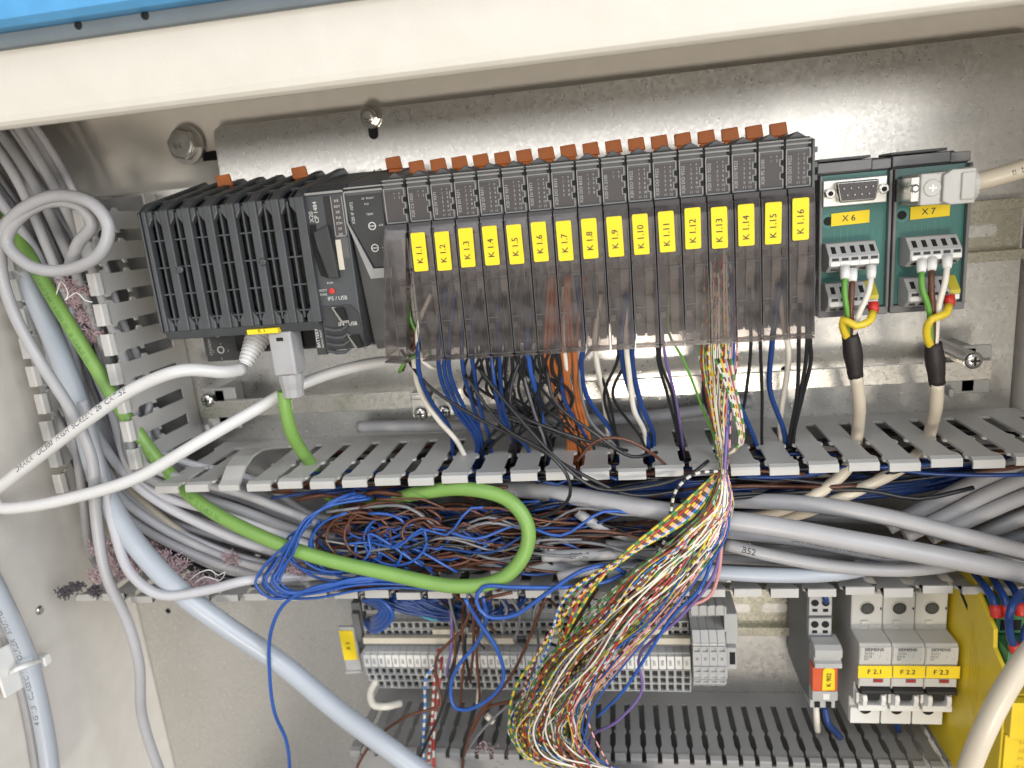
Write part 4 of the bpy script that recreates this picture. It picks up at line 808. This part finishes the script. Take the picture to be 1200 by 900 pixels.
for l, r, m, lab in rb:
    o, pts = C(l, r, m, lab or 'grey cable in the crowd at the right end of the middle duct', None if lab else 'grey cables at the right end of the duct', n=14)
    if lab and 'B52' in lab: print_on(o, pts, r, 'B52', 5.0, 9, ink, side=(0, -1, .25))
    if lab and 'printed' in lab: print_on(o, pts, r, 'LAPP KABEL STUTTGART   OLFLEX', 3.4, 36, mat('worn_ink', (.08, .08, .08), .6), side=(0, -1, .35))
# stripped cable ends with handwritten marks
for j, (l, t_) in enumerate((([(636, 652, -80), (690, 650, -82), (760, 648, -76), (840, 650, -60)], 'CP7-7'), ([(626, 632, -76), (656, 650, -78), (700, 664, -70), (780, 668, -56)], 'B54'), ([(654, 676, -82), (690, 668, -80), (740, 655, -70)], None), ([(710, 638, -74), (770, 640, -70), (860, 642, -56)], None),
        ([(626, 626, -60), (680, 634, -62), (740, 640, -50)], None), ([(676, 600, -78), (700, 616, -78), (740, 630, -72), (790, 640, -60)], None), ([(712, 672, -84), (760, 672, -82), (850, 676, -70)], None))):
    o, pts = C(l, 3.0 if j else 3.5, c_grey, 'stripped end of a grey cable%s in the middle of the wire tangle' % (' marked '+t_ if t_ else ''), None if t_ else 'stripped cable ends', n=12)
    if t_: print_on(o, pts, 3.5 if j == 0 else 3.0, t_, 4.6, 4 if j else 16, ink, side=(0, -1, .3))
# cables of X 6, X 7 and the plug hood
cols = (w_green, w_brown, w_white)
for bd, nm, tips, sh, low, rr in ((b6, 'X 6', ((990, 322), (999, 325), (1021, 321)), ((996, 392), (1003, 442)), ((1003, 440), (1007, 472), (1005, 506), (1000, 540)), (1023, 358)), (b7, 'X 7', ((1080, 314), (1092, 312), (1110, 309)), ((1094, 402), (1098, 450)), ((1098, 448), (1097, 475), (1091, 502), (1085, 530)), (1112, 350))):
    t = empty('cream_cable', tuple(P(low[1][0], low[1][1], -66)), 'cream cable in black heat shrink ending on the %s board, %s' % (nm, 'beside K 1.16' if nm == 'X 6' else 'below the plug hood'), 'cable')
    cable('jacket', [(*low[0], -74), (*low[1], -66), (*low[2], -48), (low[3][0], low[3][1], -40)], 3.3, c_cream, parent=t, n=16)
    a, b_ = P(*sh[0], -76), P(*sh[1], -73); MB().tube([a.lerp(b_, i/8)+Vector((jit(.2), 0, 0)) for i in range(9)], [3.9, 4.2, 4.5, 4.7, 4.7, 4.4, 4.1, 3.9, 3.8], 18).build('heat_shrink', mat('shrink_black', (.018, .013, .013), .55, bump=.4, bscale=500), t)
    for (u, v), m, nmc in zip(tips, cols, ('green', 'brown', 'white')):
        c = P(u, v, -77); cr = cable('core', [(u, v+2, -77), (u-1+(sh[0][0]-u)*.1, v+22, -81), (u+(sh[0][0]-u)*.6, v+48, -80), (sh[0][0]+(u-sh[0][0])*.12, sh[0][1]+4, -76)], 1.45, m, parent=t, n=10)[0]
        c = P(u, v-9, -75); d_ = P(u, v+4, -78); MB().lathe(c, d_-c, [(2.4, 0), (2.3, 4.2), (1.9, 6.4), (1.5, 6.6)], 14).build('ferrule', white_p, cr, smooth=True)
    cr = cable('core', [(rr[0], rr[1]+8, -78), (rr[0]-4, rr[1]+18, -82), (rr[0]-20, rr[1]+24, -84), (sh[0][0]-8, sh[0][1]-18, -82), (sh[0][0]-7, sh[0][1]-4, -79), (sh[0][0]-2, sh[0][1]+6, -76)], 1.9, w_yellow, parent=t, n=12)[0]
    c = P(rr[0], rr[1]-4, -75); MB().lathe(c, (0, -.3, -1), [(2.6, 0), (2.6, 4), (2, 5.6)], 14).build('ferrule', redp, cr, smooth=True)
for l, lab in (([(1002, 528, -54), (990, 552, -66), (955, 580, -70), (900, 602, -60), (860, 606, -50)], 'left'), ([(1086, 522, -46), (1060, 546, -60), (1010, 572, -70), (950, 598, -66), (900, 612, -50)], 'right')):
    C(l, 3.4, c_cream, 'cream cable slanting down left below the duct lips, %s of two' % lab, 'cream cables under the duct lips')
o, pts = C([(1128, 216, -76), (1149, 212, -76), (1175, 205, -78), (1205, 196, -80), (1250, 184, -80)], 4.4, c_cream, 'beige cable leaving the plug hood towards the right edge', n=18); print_on(o, pts, 4.4, 'II  I  II', 3.4, 20, ink)
C([(1235, 735, -128), (1205, 768, -134), (1176, 812, -138), (1152, 860, -140), (1130, 915, -138)], 5.0, c_cream, 'beige cable crossing in front of the yellow safety relay', n=20)
# pale cable tied to the side wall
o, pts = C([PX(u, v, -269.5) for u, v in ((-30, 640), (6, 712), (32, 772), (46, 826), (56, 880), (62, 940))], 5.4, c_blueg, 'pale blue printed cable tied to the cabinet side wall at lower left', n=22, raw=True)
print_on(o, pts, 5.4, '4 G 1,5   CLASSIC 110   OLFLEX   STUTTGART   KABEL', 4.6, 18, mat('grey_ink', (.10, .11, .13), .5), side=(.2, -1, .1), flip=True)
C([PX(u, v, -280) for u, v in ((-30, 676), (4, 740), (24, 798), (37, 858), (48, 930))], 3.2, c_grey2, 'grey cable half hidden behind the pale printed cable at lower left', raw=True)
tm = empty('tie_mount', tuple(P(18, 780, -112)), 'white square adhesive mount with tie holding the pale printed cable', 'cable tie')
q4 = [PX(-14, 766, -277), PX(32, 742, -277), PX(46, 792, -277), PX(4, 818, -277)]; nn = Vector((1, -.15, 0)).normalized()
for q_ in q4: q_.x = -277
m = MB().add(q4+[q_+nn*2.4 for q_ in q4], [(0, 1, 2, 3), (7, 6, 5, 4), (0, 4, 5, 1), (1, 5, 6, 2), (2, 6, 7, 3), (3, 7, 4, 0)]); bevel(m.build('adhesive_pad', white_p, tm), .6)
a = [PX(12, 788, -274), PX(20, 784, -265), PX(32, 779, -262), PX(44, 775, -264), PX(52, 773, -270)]; MB().tube(spline(a, 1.5), 1.6, 10, flat=.45).build('tie_strap', white_p, tm)
c = PX(51, 774, -268); bevel(MB().box(c.x-3.6, c.x+3.6, c.y-3, c.y+3, c.z-3, c.z+4).build('tie_head', white_p, tm), 1.2, 3)
c = PX(47, 715, -283); t = empty('wall_screw', (-283, c.y, c.z), 'small bright screw head with paint scratches in the side wall, lower left', 'screw')
MB().lathe((-283.6, c.y, c.z), (1, 0, 0), [(3.2, 0), (2.9, 1), (1.5, 1.8)], 18).build('screw_head', steel, t, smooth=True)
# ================================================================== thin wires dropping from the modules
NW = {'blue': w_blue, 'bright blue': w_blue2, 'black': w_black, 'brown': w_brown, 'orange': w_orange, 'white': w_white, 'grey': w_grey, 'violet': w_violet, 'teal': w_teal, 'green': w_green, 'yellow': w_yellow, 'red': w_red, 'pink': w_pink}
def Wr(col, l, r=1.0, label=None, group=None, n=7, step=4):
    m = NW.get(col) or R.choice(STR[col])
    return cable('wire', l, r, m, label or '%s wire in the tangle of the middle duct' % col, 'wire', group or 'loose wires in the middle duct', n=n, step=step)[0]
D = [('white', 1.5, [(505, 345, -90), (492, 375, -90), (489, 400, -88), (496, 424, -84), (512, 432, -78), (520, 428, -70)]), ('white', 2.0, [(485, 370, -80), (484, 410, -78), (491, 455, -70), (512, 490, -60), (536, 518, -50), (556, 560, -50)]),
     ('green', 1.3, [(478, 335, -84), (480, 370, -86), (494, 410, -82), (474, 425, -80), (468, 436, -76)]), ('brown', 1.3, [(482, 320, -84), (478, 360, -84), (487, 400, -82), (476, 422, -80), (472, 434, -76)]), ('green', 1.2, [(485, 300, -80), (482, 340, -82), (500, 392, -80), (505, 420, -78)])]
def drop(col, r, u0, v0, u1, um, vm, u2, v2, y0=-88, y2=-45): D.append((col, r, [(u0+jit(9), v0-(92 if col == 'orange' else R.uniform(50, 90)), y0+2), (u0, v0-14, y0), (u1, v0+16, -82), (um, vm, -70), (u2, v2, y2-4), (u2+jit(10), v2+42+jit(10), y2+5)]))
for du in (0, 6, 12): drop('blue', 1.6, 514+du, 425, 516+du, 532+du, 478, 558+du*.6, 518)
drop('blue', 1.7, 490, 425, 492, 505, 470, 528, 506); drop('blue', 1.5, 541, 424, 544, 553, 470, 563, 515); drop('blue', 1.5, 552, 422, 556, 562, 476, 574, 516)
drop('blue', 1.5, 585, 422, 586, 590, 480, 602, 520); drop('blue', 1.4, 578, 450, 582, 592, 500, 620, 530); drop('bright blue', 2.0, 618, 418, 622, 630, 465, 640, 520); drop('blue', 1.5, 654, 415, 656, 662, 470, 690, 520)
drop('blue', 1.8, 684, 412, 681, 688, 465, 722, 516); drop('blue', 1.8, 728, 410, 730, 742, 470, 758, 512); drop('blue', 1.8, 741, 408, 741, 750, 470, 766, 512); drop('blue', 1.7, 858, 398, 856, 862, 460, 888, 528); drop('blue', 1.8, 907, 395, 904, 902, 455, 920, 512)
drop('white', 1.9, 697, 412, 700, 706, 455, 713, 508); drop('white', 1.9, 734, 420, 737, 743, 480, 756, 512); drop('white', 1.9, 919, 396, 924, 922, 440, 914, 500); drop('white', 1.6, 661, 415, 664, 668, 450, 690, 520)
for i in range(9): drop('orange', 1.35, 639+i*4.6, 415, 640+i*4.6+jit(3), 650+i*3+jit(5), 462, 666+i*3.2, 522)
for i in range(26):
    u = 552+i*4.1+jit(4); drop('black', R.choice((.9, 1.1, 1.3)), u, 420, u+jit(10), u+8+jit(18), 465+jit(12), R.choice((570, 575, 602, 640, 642, 682, 684, 690))+jit(6), 525+jit(6))
for u0, um, u2 in ((724, 708, 722), (736, 718, 755), (770, 782, 796), (774, 788, 797), (829, 824, 846), (880, 874, 866), (890, 893, 893), (936, 934, 924), (949, 941, 927), (946, 938, 930), (604, 640, 682), (622, 650, 684), (700, 712, 724)): drop('black', 1.3 if u0 > 900 else 1.1, u0, 405, u0+jit(2), um, 462, u2, 522)
drop('violet', 1.1, 776, 404, 780, 790, 460, 800, 520); drop('grey', 1.0, 605, 418, 612, 625, 480, 640, 530); drop('grey', 1.0, 700, 412, 680, 690, 490, 725, 530); drop('green', .9, 784, 404, 800, 820, 470, 840, 530)
MODX = lambda u: max(1, min(16, int((u-478)/29.9)+1))
for col, r, l in D:
    r *= .8
    u = l[1][0]
    Wr(col, l, r, '%s wire dropping from the %s covers into the slots of the middle duct' % ({'white': 'cream white', 'blue': 'dark blue'}.get(col, col), 'left' if u < 600 else 'central' if u < 780 else 'right'), '%s wires under the module row' % col, n=9)
# long black wires sagging over the duct front
for j, l in enumerate(([(545, 440, -84), (590, 500, -92), (640, 530, -98), (664, 556, -98), (668, 580, -96), (650, 600, -90), (620, 610, -84)], [(560, 430, -84), (600, 480, -92), (660, 545, -97), (700, 572, -96), (760, 570, -95), (810, 555, -92), (830, 540, -85)], [(640, 430, -84), (650, 470, -90), (700, 510, -92), (740, 535, -88), (770, 530, -80)],
        [(470, 410, -70), (500, 450, -80), (560, 490, -88), (620, 520, -92), (690, 560, -96), (740, 580, -92), (800, 575, -84)], [(610, 420, -84), (600, 450, -88), (600, 480, -88), (640, 500, -88), (700, 520, -84), (735, 528, -70)])):
    Wr('black', l, 1.0, 'thin black wire sagging in front of the duct lips below the covers', 'black wires sagging over the duct')
Wr('brown', [(676, 540, -90), (700, 516, -92), (730, 514, -92), (765, 532, -88), (780, 545, -80)], .9, 'thin brown wire arching over the duct fingers', 'single wires')
class Heap:
    def __init__(s): s.mb = MB(); s.mi = []; s.ms = []
    def add(s, col, l, r, n=6, step=6):
        m = NW[col]
        if m not in s.ms: s.ms.append(m)
        k = len(s.mb.f); s.mb.tube(spline(path(l), step), r, n); s.mi += [s.ms.index(m)]*(len(s.mb.f)-k)
    def build(s, name, label):
        o = s.mb.build(name, s.ms[0])
        for m in s.ms[1:]: o.data.materials.append(m)
        o.data.polygons.foreach_set('material_index', s.mi); return tag(o, label, 'wires', None, 'stuff')
heap = Heap()
# ------------------------------------------------------------------ tangle in the middle duct
def rnd_path(u0, u1, v0, v1, y, amp, n=6, vmin=585, vmax=688):
    l = []
    for i in range(n+1):
        f = i/n; l.append((u0+(u1-u0)*f, min(vmax, max(vmin, v0+(v1-v0)*f+jit(amp))), y+jit(5)))
    return l
TG = random.Random(11)
for i in range(160):
    col = TG.choice(('brown', 'brown', 'brown', 'brown', 'black', 'black', 'blue', 'bright blue', 'bright blue', 'grey')); u0 = TG.uniform(380, 470); u1 = TG.uniform(560, 790)
    v0 = TG.gauss(632, 24); v1 = TG.gauss(628, 20); yy = -86+46*i/150
    if i < 50: Wr(col, rnd_path(u0, u1, v0, v1, yy, 13), TG.choice((.75, .85, .95)), step=6, n=6)
    else: heap.add(col, rnd_path(u0, u1, v0, v1, yy, 13), TG.choice((.85, .95, 1.05)))
for i in range(16):   # loops at the left of the tangle
    col = 'brown' if i % 5 < 3 else ('black' if i % 2 else 'bright blue'); cu, cv, a_ = TG.uniform(420, 520), TG.uniform(606, 640), TG.uniform(20, 70); b_ = TG.uniform(14, 34); ph = TG.uniform(0, 6.28); y = TG.uniform(-90, -72)
    Wr(col, [(cu+a_*math.cos(ph+t*.62), max(578, min(690, cv+b_*math.sin(ph+t*.62))), y+t*.8) for t in range(9)], .9, '%s wire curled in a loop in the duct behind the green cable' % col.replace('bright ', ''), 'curled wires in the duct', step=5, n=6)
for i in range(11):   # blue loops hanging over the lower wall
    j = TG.uniform(0, 30); w = TG.uniform(0, 22); d_ = TG.uniform(-4, 4); y = TG.uniform(-98, -88)
    Wr('bright blue', [(424+d_*3, 580+d_, -76), (388-j*.3, 588+j*.3, y+6), (362-j*.2, 612+d_, y+2), (338+j*.2, 642+d_*2, y), (308+j*.9, 664+j*.2, y), (298+j*1.1, 686-j*.2+d_, y-2), (316+j, 701-j*.3, y-2), (362+j*.5, 703-w*.7, y), (420, 694-w*.8, y+2), (470, 690-w*.5, y+6), (540, 695-w*.3, -80)], .85, 'blue wire in the loop hanging over the left part of the lower duct wall', 'blue loops at the left', step=4)
for i in range(7):
    rx, ry = TG.uniform(26, 58), TG.uniform(20, 42); cu, cv = 398+TG.uniform(-12, 22), 634+TG.uniform(-8, 10); ph = TG.uniform(3.6, 4.6); y = TG.uniform(-93, -84)
    Wr('bright blue', [(cu+rx*math.cos(ph-t*.55), cv+ry*math.sin(ph-t*.55), y+t*.6) for t in range(9)]+[(cu+rx+60, cv+ry*.8, y+8)], .85, 'blue wire curving behind the green cable at the left of the tangle', 'blue curved wires', step=4)
Wr('bright blue', [(440, 680, -92), (370, 688, -97), (335, 706, -99), (318, 738, -97), (316, 790, -92), (322, 836, -86), (336, 870, -80), (341, 925, -76)], 1.15, 'single blue wire hanging down in front of the lower left plate')
for i in range(26):  # dark blue run behind the right fingers
    f = TG.random(); v = TG.uniform(-6, 26)
    Wr('blue', [(1215, 536+v, -36), (1150, 542+v*.8, -40-10*f), (1080, 545+v+10*f, -46), (1000, 556+v*.9+10*f, -52), (930, 572+v*.7, -48), (860, 590+v*.3, -40), (780, 600, -34)] if i % 3 else [(880, 560+v, -50), (800, 566+v*.6, -60), (720, 572+v*.5, -62), (650, 580+v*.4, -55)], 1.5, 'dark blue wire in the run behind the right fingers of the duct', 'dark blue run at the right', step=7)
for i in range(40): heap.add(TG.choice(('black', 'black', 'brown', 'blue')), rnd_path(TG.uniform(420, 660), TG.uniform(760, 880), 570, 592, -46, 10, 4, 556, 612), 1.0)
for i in range(70):   # dark wires added under the fingers to darken the slots
    z_ = TG.uniform(-168, -150); y_ = TG.uniform(-74, -14); a_ = TG.uniform(-150, 240); L_ = TG.uniform(80, 170); m_ = NW[TG.choice(('black', 'black', 'blue', 'brown'))]
    if m_ not in heap.ms: heap.ms.append(m_)
    k0 = len(heap.mb.f); heap.mb.tube(spline([(min(338, a_+L_*j/5), y_+TG.uniform(-6, 6), z_+TG.uniform(-4, 4)) for j in range(6)], 8), TG.uniform(.9, 1.5), 6); heap.mi += [heap.ms.index(m_)]*(len(heap.mb.f)-k0)
heap.build('wire_heap', 'deep tangle of brown, black and blue wires filling the middle duct')
# ------------------------------------------------------------------ striped strands from K 1.13
keys = list(STR)
for i in range(44):
    f = i/43; col = keys[(i*5) % 12] if TG.random() < .56 else TG.choice(('yellow', 'white', 'white', 'green', 'brown', 'yellow', 'grey', 'white'))
    if f > .86: col = TG.choice(('red', 'pink', 'bright blue', 'violet', 'pink and brown'))
    g = TG.random(); y = -94-14*TG.random()
    s_ = f*40; l = [(826+s_*.8+jit(3), 318+jit(30), -90), (824+s_*.95, 372, -90), (822+s_+jit(3), 420, -84), (832+f*22+jit(4), 480, -72), (842+f*10+jit(3), 528, -70), (844+f*8, 552, -94), (836+f*18+jit(8), 590, -100),
        (800+f*46+jit(9), 628, -104), (750+f*70+jit(11), 672, -104), (694+f*82+jit(12), 724, y), (646+f*82+jit(12), 776, y), (616+f*76+jit(12), 826, y+6), (606+f*80+jit(10), 858, y+10), (622+f*76+jit(12), 886, y+14), (668+f*50, 903+jit(7), y+18), (740+f*40, 915, y+24)]
    Wr(col, l, TG.choice((.44, .5, .58)), '%s strand in the big bundle fanning down left' % (col+' striped' if col in STR else col.replace('bright ', '')), 'strands of the striped bundle', step=5, n=6)
strays = Heap()
for i in range(34):
    f = TG.random(); col = TG.choice(('yellow and brown', 'yellow and green', 'white and green', 'white and yellow', 'green and brown', 'yellow and grey', 'white and black', 'white', 'yellow', 'green', 'brown', 'white and blue')); g = TG.random()
    NW.setdefault(col, STR[col][TG.randrange(4)] if col in STR else None); y = -88-8*g
    strays.add(col, [(826+f*34+jit(5), 330+jit(30), -90), (822+f*40+jit(4), 420, -83), (832+f*22+jit(5), 480, -71), (842+f*10+jit(4), 528, -68), (844+f*8, 552, -90), (834+f*20+jit(10), 590, -96), (798+f*48+jit(11), 628, -98),
        (746+f*74+jit(14), 672, -98), (688+f*88+jit(15), 724, y), (640+f*86+jit(15), 776, y+4), (610+f*80+jit(14), 826, y+10), (602+f*84+jit(12), 858, y+13), (620+f*80+jit(12), 886, y+17), (670+f*50, 905+jit(7), y+21), (740+f*40, 918, y+26)], .5, 5, 6)
strays.build('strand_heap', 'hair thin inner strands packed inside the big striped bundle')
for i in range(14):  # a looser second group further left
    col = keys[(i*7) % 12]; f = i/13
    Wr(col, [(846, 548, -90), (820-30*f, 600, -98), (740-10*f, 650, -102), (680+jit(20), 700, -100), (630+f*30+jit(10), 760, -92), (604+f*30+jit(10), 810, -84), (596+f*24, 850, -78), (612+f*20, 886, -74), (660, 905, -70)] if i % 2 else [(838+f*20, 420, -84), (850+f*12, 450, -84), (862+f*8, 490, -82), (866+f*4, 520, -80), (850, 535, -78)], .8,
       '%s striped strand straying from the big bundle of strands' % col, 'straying striped strands', step=5, n=6)
Wr('white and black', [(846, 552, -92), (812, 556, -98), (792, 575, -99), (786, 600, -98), (776, 640, -96), (755, 665, -92)], .85, 'white and black striped wire arching left out of the bundle', step=4)
for j, (c_, l) in enumerate((('pink', [(848, 556, -96), (846, 620, -102), (842, 672, -102), (830, 700, -100), (790, 715, -96), (760, 730, -92)]), ('bright blue', [(846, 560, -96), (838, 640, -102), (820, 690, -102), (790, 720, -100), (760, 765, -96), (730, 810, -90), (700, 840, -84)]), ('violet', [(852, 500, -84), (846, 600, -100), (838, 670, -102), (800, 720, -98), (750, 768, -90), (752, 810, -84), (722, 846, -78), (694, 862, -70), (690, 885, -66)]))):
    Wr(c_, l, .95, 'single %s wire swinging out at the right side of the bundle' % c_.replace('bright ', ''), step=4)
# ------------------------------------------------------------------ wires over the lower terminals
Wr('bright blue', [(732, 672, -94), (716, 663, -98), (684, 668, -100), (640, 696, -100), (600, 722, -99), (570, 722, -98), (558, 704, -98), (566, 688, -97), (600, 688, -98), (660, 688, -98), (715, 680, -96), (734, 670, -92)], 1.25, 'bright blue wire laid in a flat open loop across the lower duct lips')
Wr('bright blue', [(545, 702, -96), (562, 730, -92), (582, 760, -90), (590, 795, -86), (574, 818, -82), (545, 832, -78), (532, 828, -76), (528, 806, -74), (536, 782, -76), (560, 752, -80), (570, 724, -88), (566, 700, -92)], 1.25, 'bright blue wire hanging in a long pear shaped loop over the terminals')
for i in range(11):
    r_ = 1-i*.05; Wr('bright blue' if i % 3 == 0 else 'blue', [(425+i*2, 704+i, -60), (446, 703+i*1.2, -66), (460-i*1.5, 718, -66), (452-i*1.4, 734-i, -60), (436, 740-i*1.6, -52), (428+i*1.6, 730-i*.8, -44), (432+i*2.6, 724, -34)], 1.35, 'blue wire looping tightly into the left end of the terminal row', 'blue wires into the terminals', step=3)
for i in range(16):
    u = 470+i*5; Wr(TG.choice(('blue', 'blue', 'blue', 'teal')), [(u-40+jit(8), 700+jit(4), -58), (u-6, 712+jit(6), -54), (u+34+jit(8), 722+jit(5), -48), (u+60, 716+jit(6), -46), (u+64+jit(10), 700, -50)], 1.3, 'dark blue or teal wire crossing behind the lower lips above the terminals', 'blue wires above the terminals', step=4)
for i in range(20):
    u = 548+jit(22) if i % 3 else TG.uniform(520, 640); col = TG.choice(('brown', 'brown', 'black', 'brown', 'violet', 'grey')); e_ = TG.choice((740, 760, 800, 830, 870))
    Wr(col, [(u+jit(30), 690, -80), (u, 715, -70+jit(8)), (u+jit(6), (715+e_)/2, -66+jit(8)), (u+jit(6), e_-10, -58), (u+jit(16), e_, -42)], .95, '%s wire hanging between the lower duct lips and the terminal row' % col, 'wires hanging over the terminals', step=4)
for j, (c_, l) in enumerate((('brown', [(600, 694, -92), (560, 706, -90), (540, 740, -82), (512, 770, -76), (512, 800, -74), (516, 826, -76), (480, 838, -78), (444, 862, -76), (420, 896, -70), (410, 930, -66)]), ('white and blue', [(518, 772, -50), (500, 792, -58), (498, 830, -66), (496, 870, -72), (498, 925, -74)]), ('white and red', [(514, 760, -50), (509, 800, -60), (506, 850, -68), (502, 900, -72), (505, 935, -74)]), ('white and red', [(518, 770, -50), (514, 810, -60), (509, 850, -68), (508, 890, -72), (512, 935, -74)]),
        ('black', [(540, 745, -60), (528, 790, -68), (518, 830, -72), (500, 870, -74), (482, 910, -72)]), ('brown', [(640, 700, -80), (600, 790, -74), (560, 840, -70), (545, 880, -66), (540, 920, -64)]), ('brown', [(700, 690, -84), (640, 780, -80), (600, 820, -74), (570, 830, -70), (552, 860, -66)]), ('grey', [(690, 730, -80), (640, 790, -74), (580, 840, -68), (548, 880, -62), (536, 925, -60)]), ('brown', [(640, 700, -60), (690, 740, -70), (760, 700, -86), (800, 690, -90)]), ('black', [(660, 735, -50), (668, 760, -56), (640, 750, -56), (642, 740, -50)]))):
    Wr(c_, l, 1.0, '%s wire straggling over the left part of the bottom duct' % (c_ + (' striped' if c_ in STR else '')), 'straggling wires at the bottom', step=4)
for l, r, m, lab in (([(441, 797, -34), (434, 812, -42), (438, 826, -48), (452, 828, -48), (470, 824, -40)], 2.5, w_white, 'short thick white wire curling out of the left end terminal'), ([(562, 805, -50), (560, 828, -56)], 1.7, w_white, 'short white stub wire below the terminal row'), ([(570, 838, -50), (578, 846, -50)], 2.2, w_white, 'white ferrule end lying on the bottom duct'),
                     ([(956, 826, -56), (957, 842, -58), (958, 856, -48)], 1.9, w_white, 'cream wire leaving the foot of the tag K 902 relay'), ([(966, 828, -56), (970, 846, -60), (980, 858, -52), (986, 866, -40)], 2.0, w_blue, 'dark blue wire leaving the foot of the tag K 902 relay'), ([(1049, 842, -44), (1052, 852, -40), (1054, 860, -30)], 1.9, w_blue, 'dark blue wire below the middle breaker'),
                     ([(966, 690, -52), (967, 700, -56), (968, 706, -52)], 1.8, w_blue, 'blue wire entering the top of the tag K 902 relay')):
    cable('wire', l, r, m, lab, 'wire', n=12, step=2)
for i, l in enumerate(([(1080, 672, -70), (1094, 690, -84), (1103, 706, -92), (1105, 720, -94)], [(1098, 672, -70), (1108, 688, -84), (1116, 704, -92), (1118, 720, -94)], [(1112, 672, -70), (1126, 690, -84), (1133, 706, -92), (1134, 718, -94)], [(1210, 690, -90), (1192, 700, -104), (1183, 720, -110), (1184, 745, -110), (1190, 762, -108)], [(1220, 720, -90), (1206, 730, -104), (1200, 745, -108), (1200, 762, -108)])):
    dx = 62 if i < 3 else 0; l = [(a+dx*(1), b, c-6) for a, b, c in l] if i < 3 else l
    o = cable('wire', l, 1.9, w_blue, 'blue wire with red ferrule into the green safety relay connector, %s from the left' % ('first', 'second', 'third', 'fourth', 'fifth')[i], 'wire', 'blue wires of the safety relay', n=12, step=2)[0]
    e_ = P(*l[-1]); f_ = P(*l[-2]); MB().lathe(e_-(e_-f_).normalized()*5, e_-f_, [(2.1, 0), (2.7, 2), (2.7, 6), (2.2, 6.6)], 14).build('ferrule', redp, o, smooth=True)
# ================================================================== lint
def lint(pts, n, rad, label, m=fluff_m, seed=1):
    q = random.Random(seed); mb = MB()
    for i in range(int(n*2.2)):
        c = P(*q.choice(pts))+Vector((q.gauss(0, rad), q.gauss(0, rad*.5), q.gauss(0, rad*.7))); l = [c]; d = Vector((q.gauss(0, 1), q.gauss(0, 1), q.gauss(0, 1))).normalized()
        for k in range(7): d = (d+Vector((q.gauss(0, .9), q.gauss(0, .9), q.gauss(0, .9)))).normalized(); l.append(l[-1]+d*.75)
        mb.tube(l, [w*q.uniform(.2, .6) for w in (.3, .8, 1, 1.1, 1, .9, .6, .2)], 5)
    tag(mb.build('lint', m), label, 'lint', None, 'stuff')
lint([(75, 335, -52), (88, 352, -54), (100, 372, -54), (108, 392, -54), (92, 340, -54)], 420, 3.0, 'pink grey lint caught between the cables of the left duct', seed=1)
lint([(118, 640, -70), (135, 655, -76), (150, 668, -80), (165, 650, -70), (190, 655, -70), (205, 662, -74), (180, 640, -60), (120, 672, -76)], 900, 3.4, 'big pink lint heap at the left end of the lower duct wall', seed=2)
lint([(232, 682, -72), (246, 684, -74), (226, 676, -70)], 160, 2.2, 'small pink lint tuft on the lower duct wall beside white fibre', seed=3)
lint([(336, 662, -78), (348, 668, -78), (330, 672, -78), (270, 655, -66)], 260, 2.6, 'pink lint tuft behind the blue loops', seed=4)
lint([(570, 880, -60), (590, 892, -60), (600, 884, -58)], 160, 2.6, 'grey pink lint lying at the bottom duct below the strands', seed=5)
lint([(76, 694, -82), (90, 688, -82), (110, 692, -82)], 120, 1.6, 'dark grey lint roll at the left tip of the lower duct wall', m=mat('dark_lint', (.09, .08, .09), .9), seed=6)
lint([(128, 0, 0)][:0] or [(442, 208, -30), (450, 208, -32)], 60, 1.4, 'brown lint tuft stuck beside the orange lever behind the controller', m=mat('brown_lint', (.14, .08, .07), .9), seed=7)
q = random.Random(9)
for pts_, lab in (([(66, 345), (72, 330), (80, 345), (76, 352), (90, 343), (100, 352), (108, 354)], 'curly white thread on the lint in the left duct'), ([(220, 682), (232, 672), (246, 668), (256, 674), (264, 670), (258, 680), (240, 676), (228, 684)], 'curly white thread beside the small pink lint tuft')):
    cable('thread', [(u, v, -86) for u, v in pts_], .35, white_p, lab, 'thread', n=5, step=2)
for o in bpy.data.objects:
    if o.type == 'MESH' and o.parent is not None and o.name.split('.')[0] in ('clamp_frame', 'wire_opening', 'clamp_column', 'key_slot', 'face_edging', 'number_strip', 'screw_opening', 'test_slot', 'trace', 'trim', 'cover_edge', 'moulded_line', 'grille', 'vent_slot', 'status_frame', 'pin', 'latch'): o['kind'] = 'stuff'
#@@NEXT
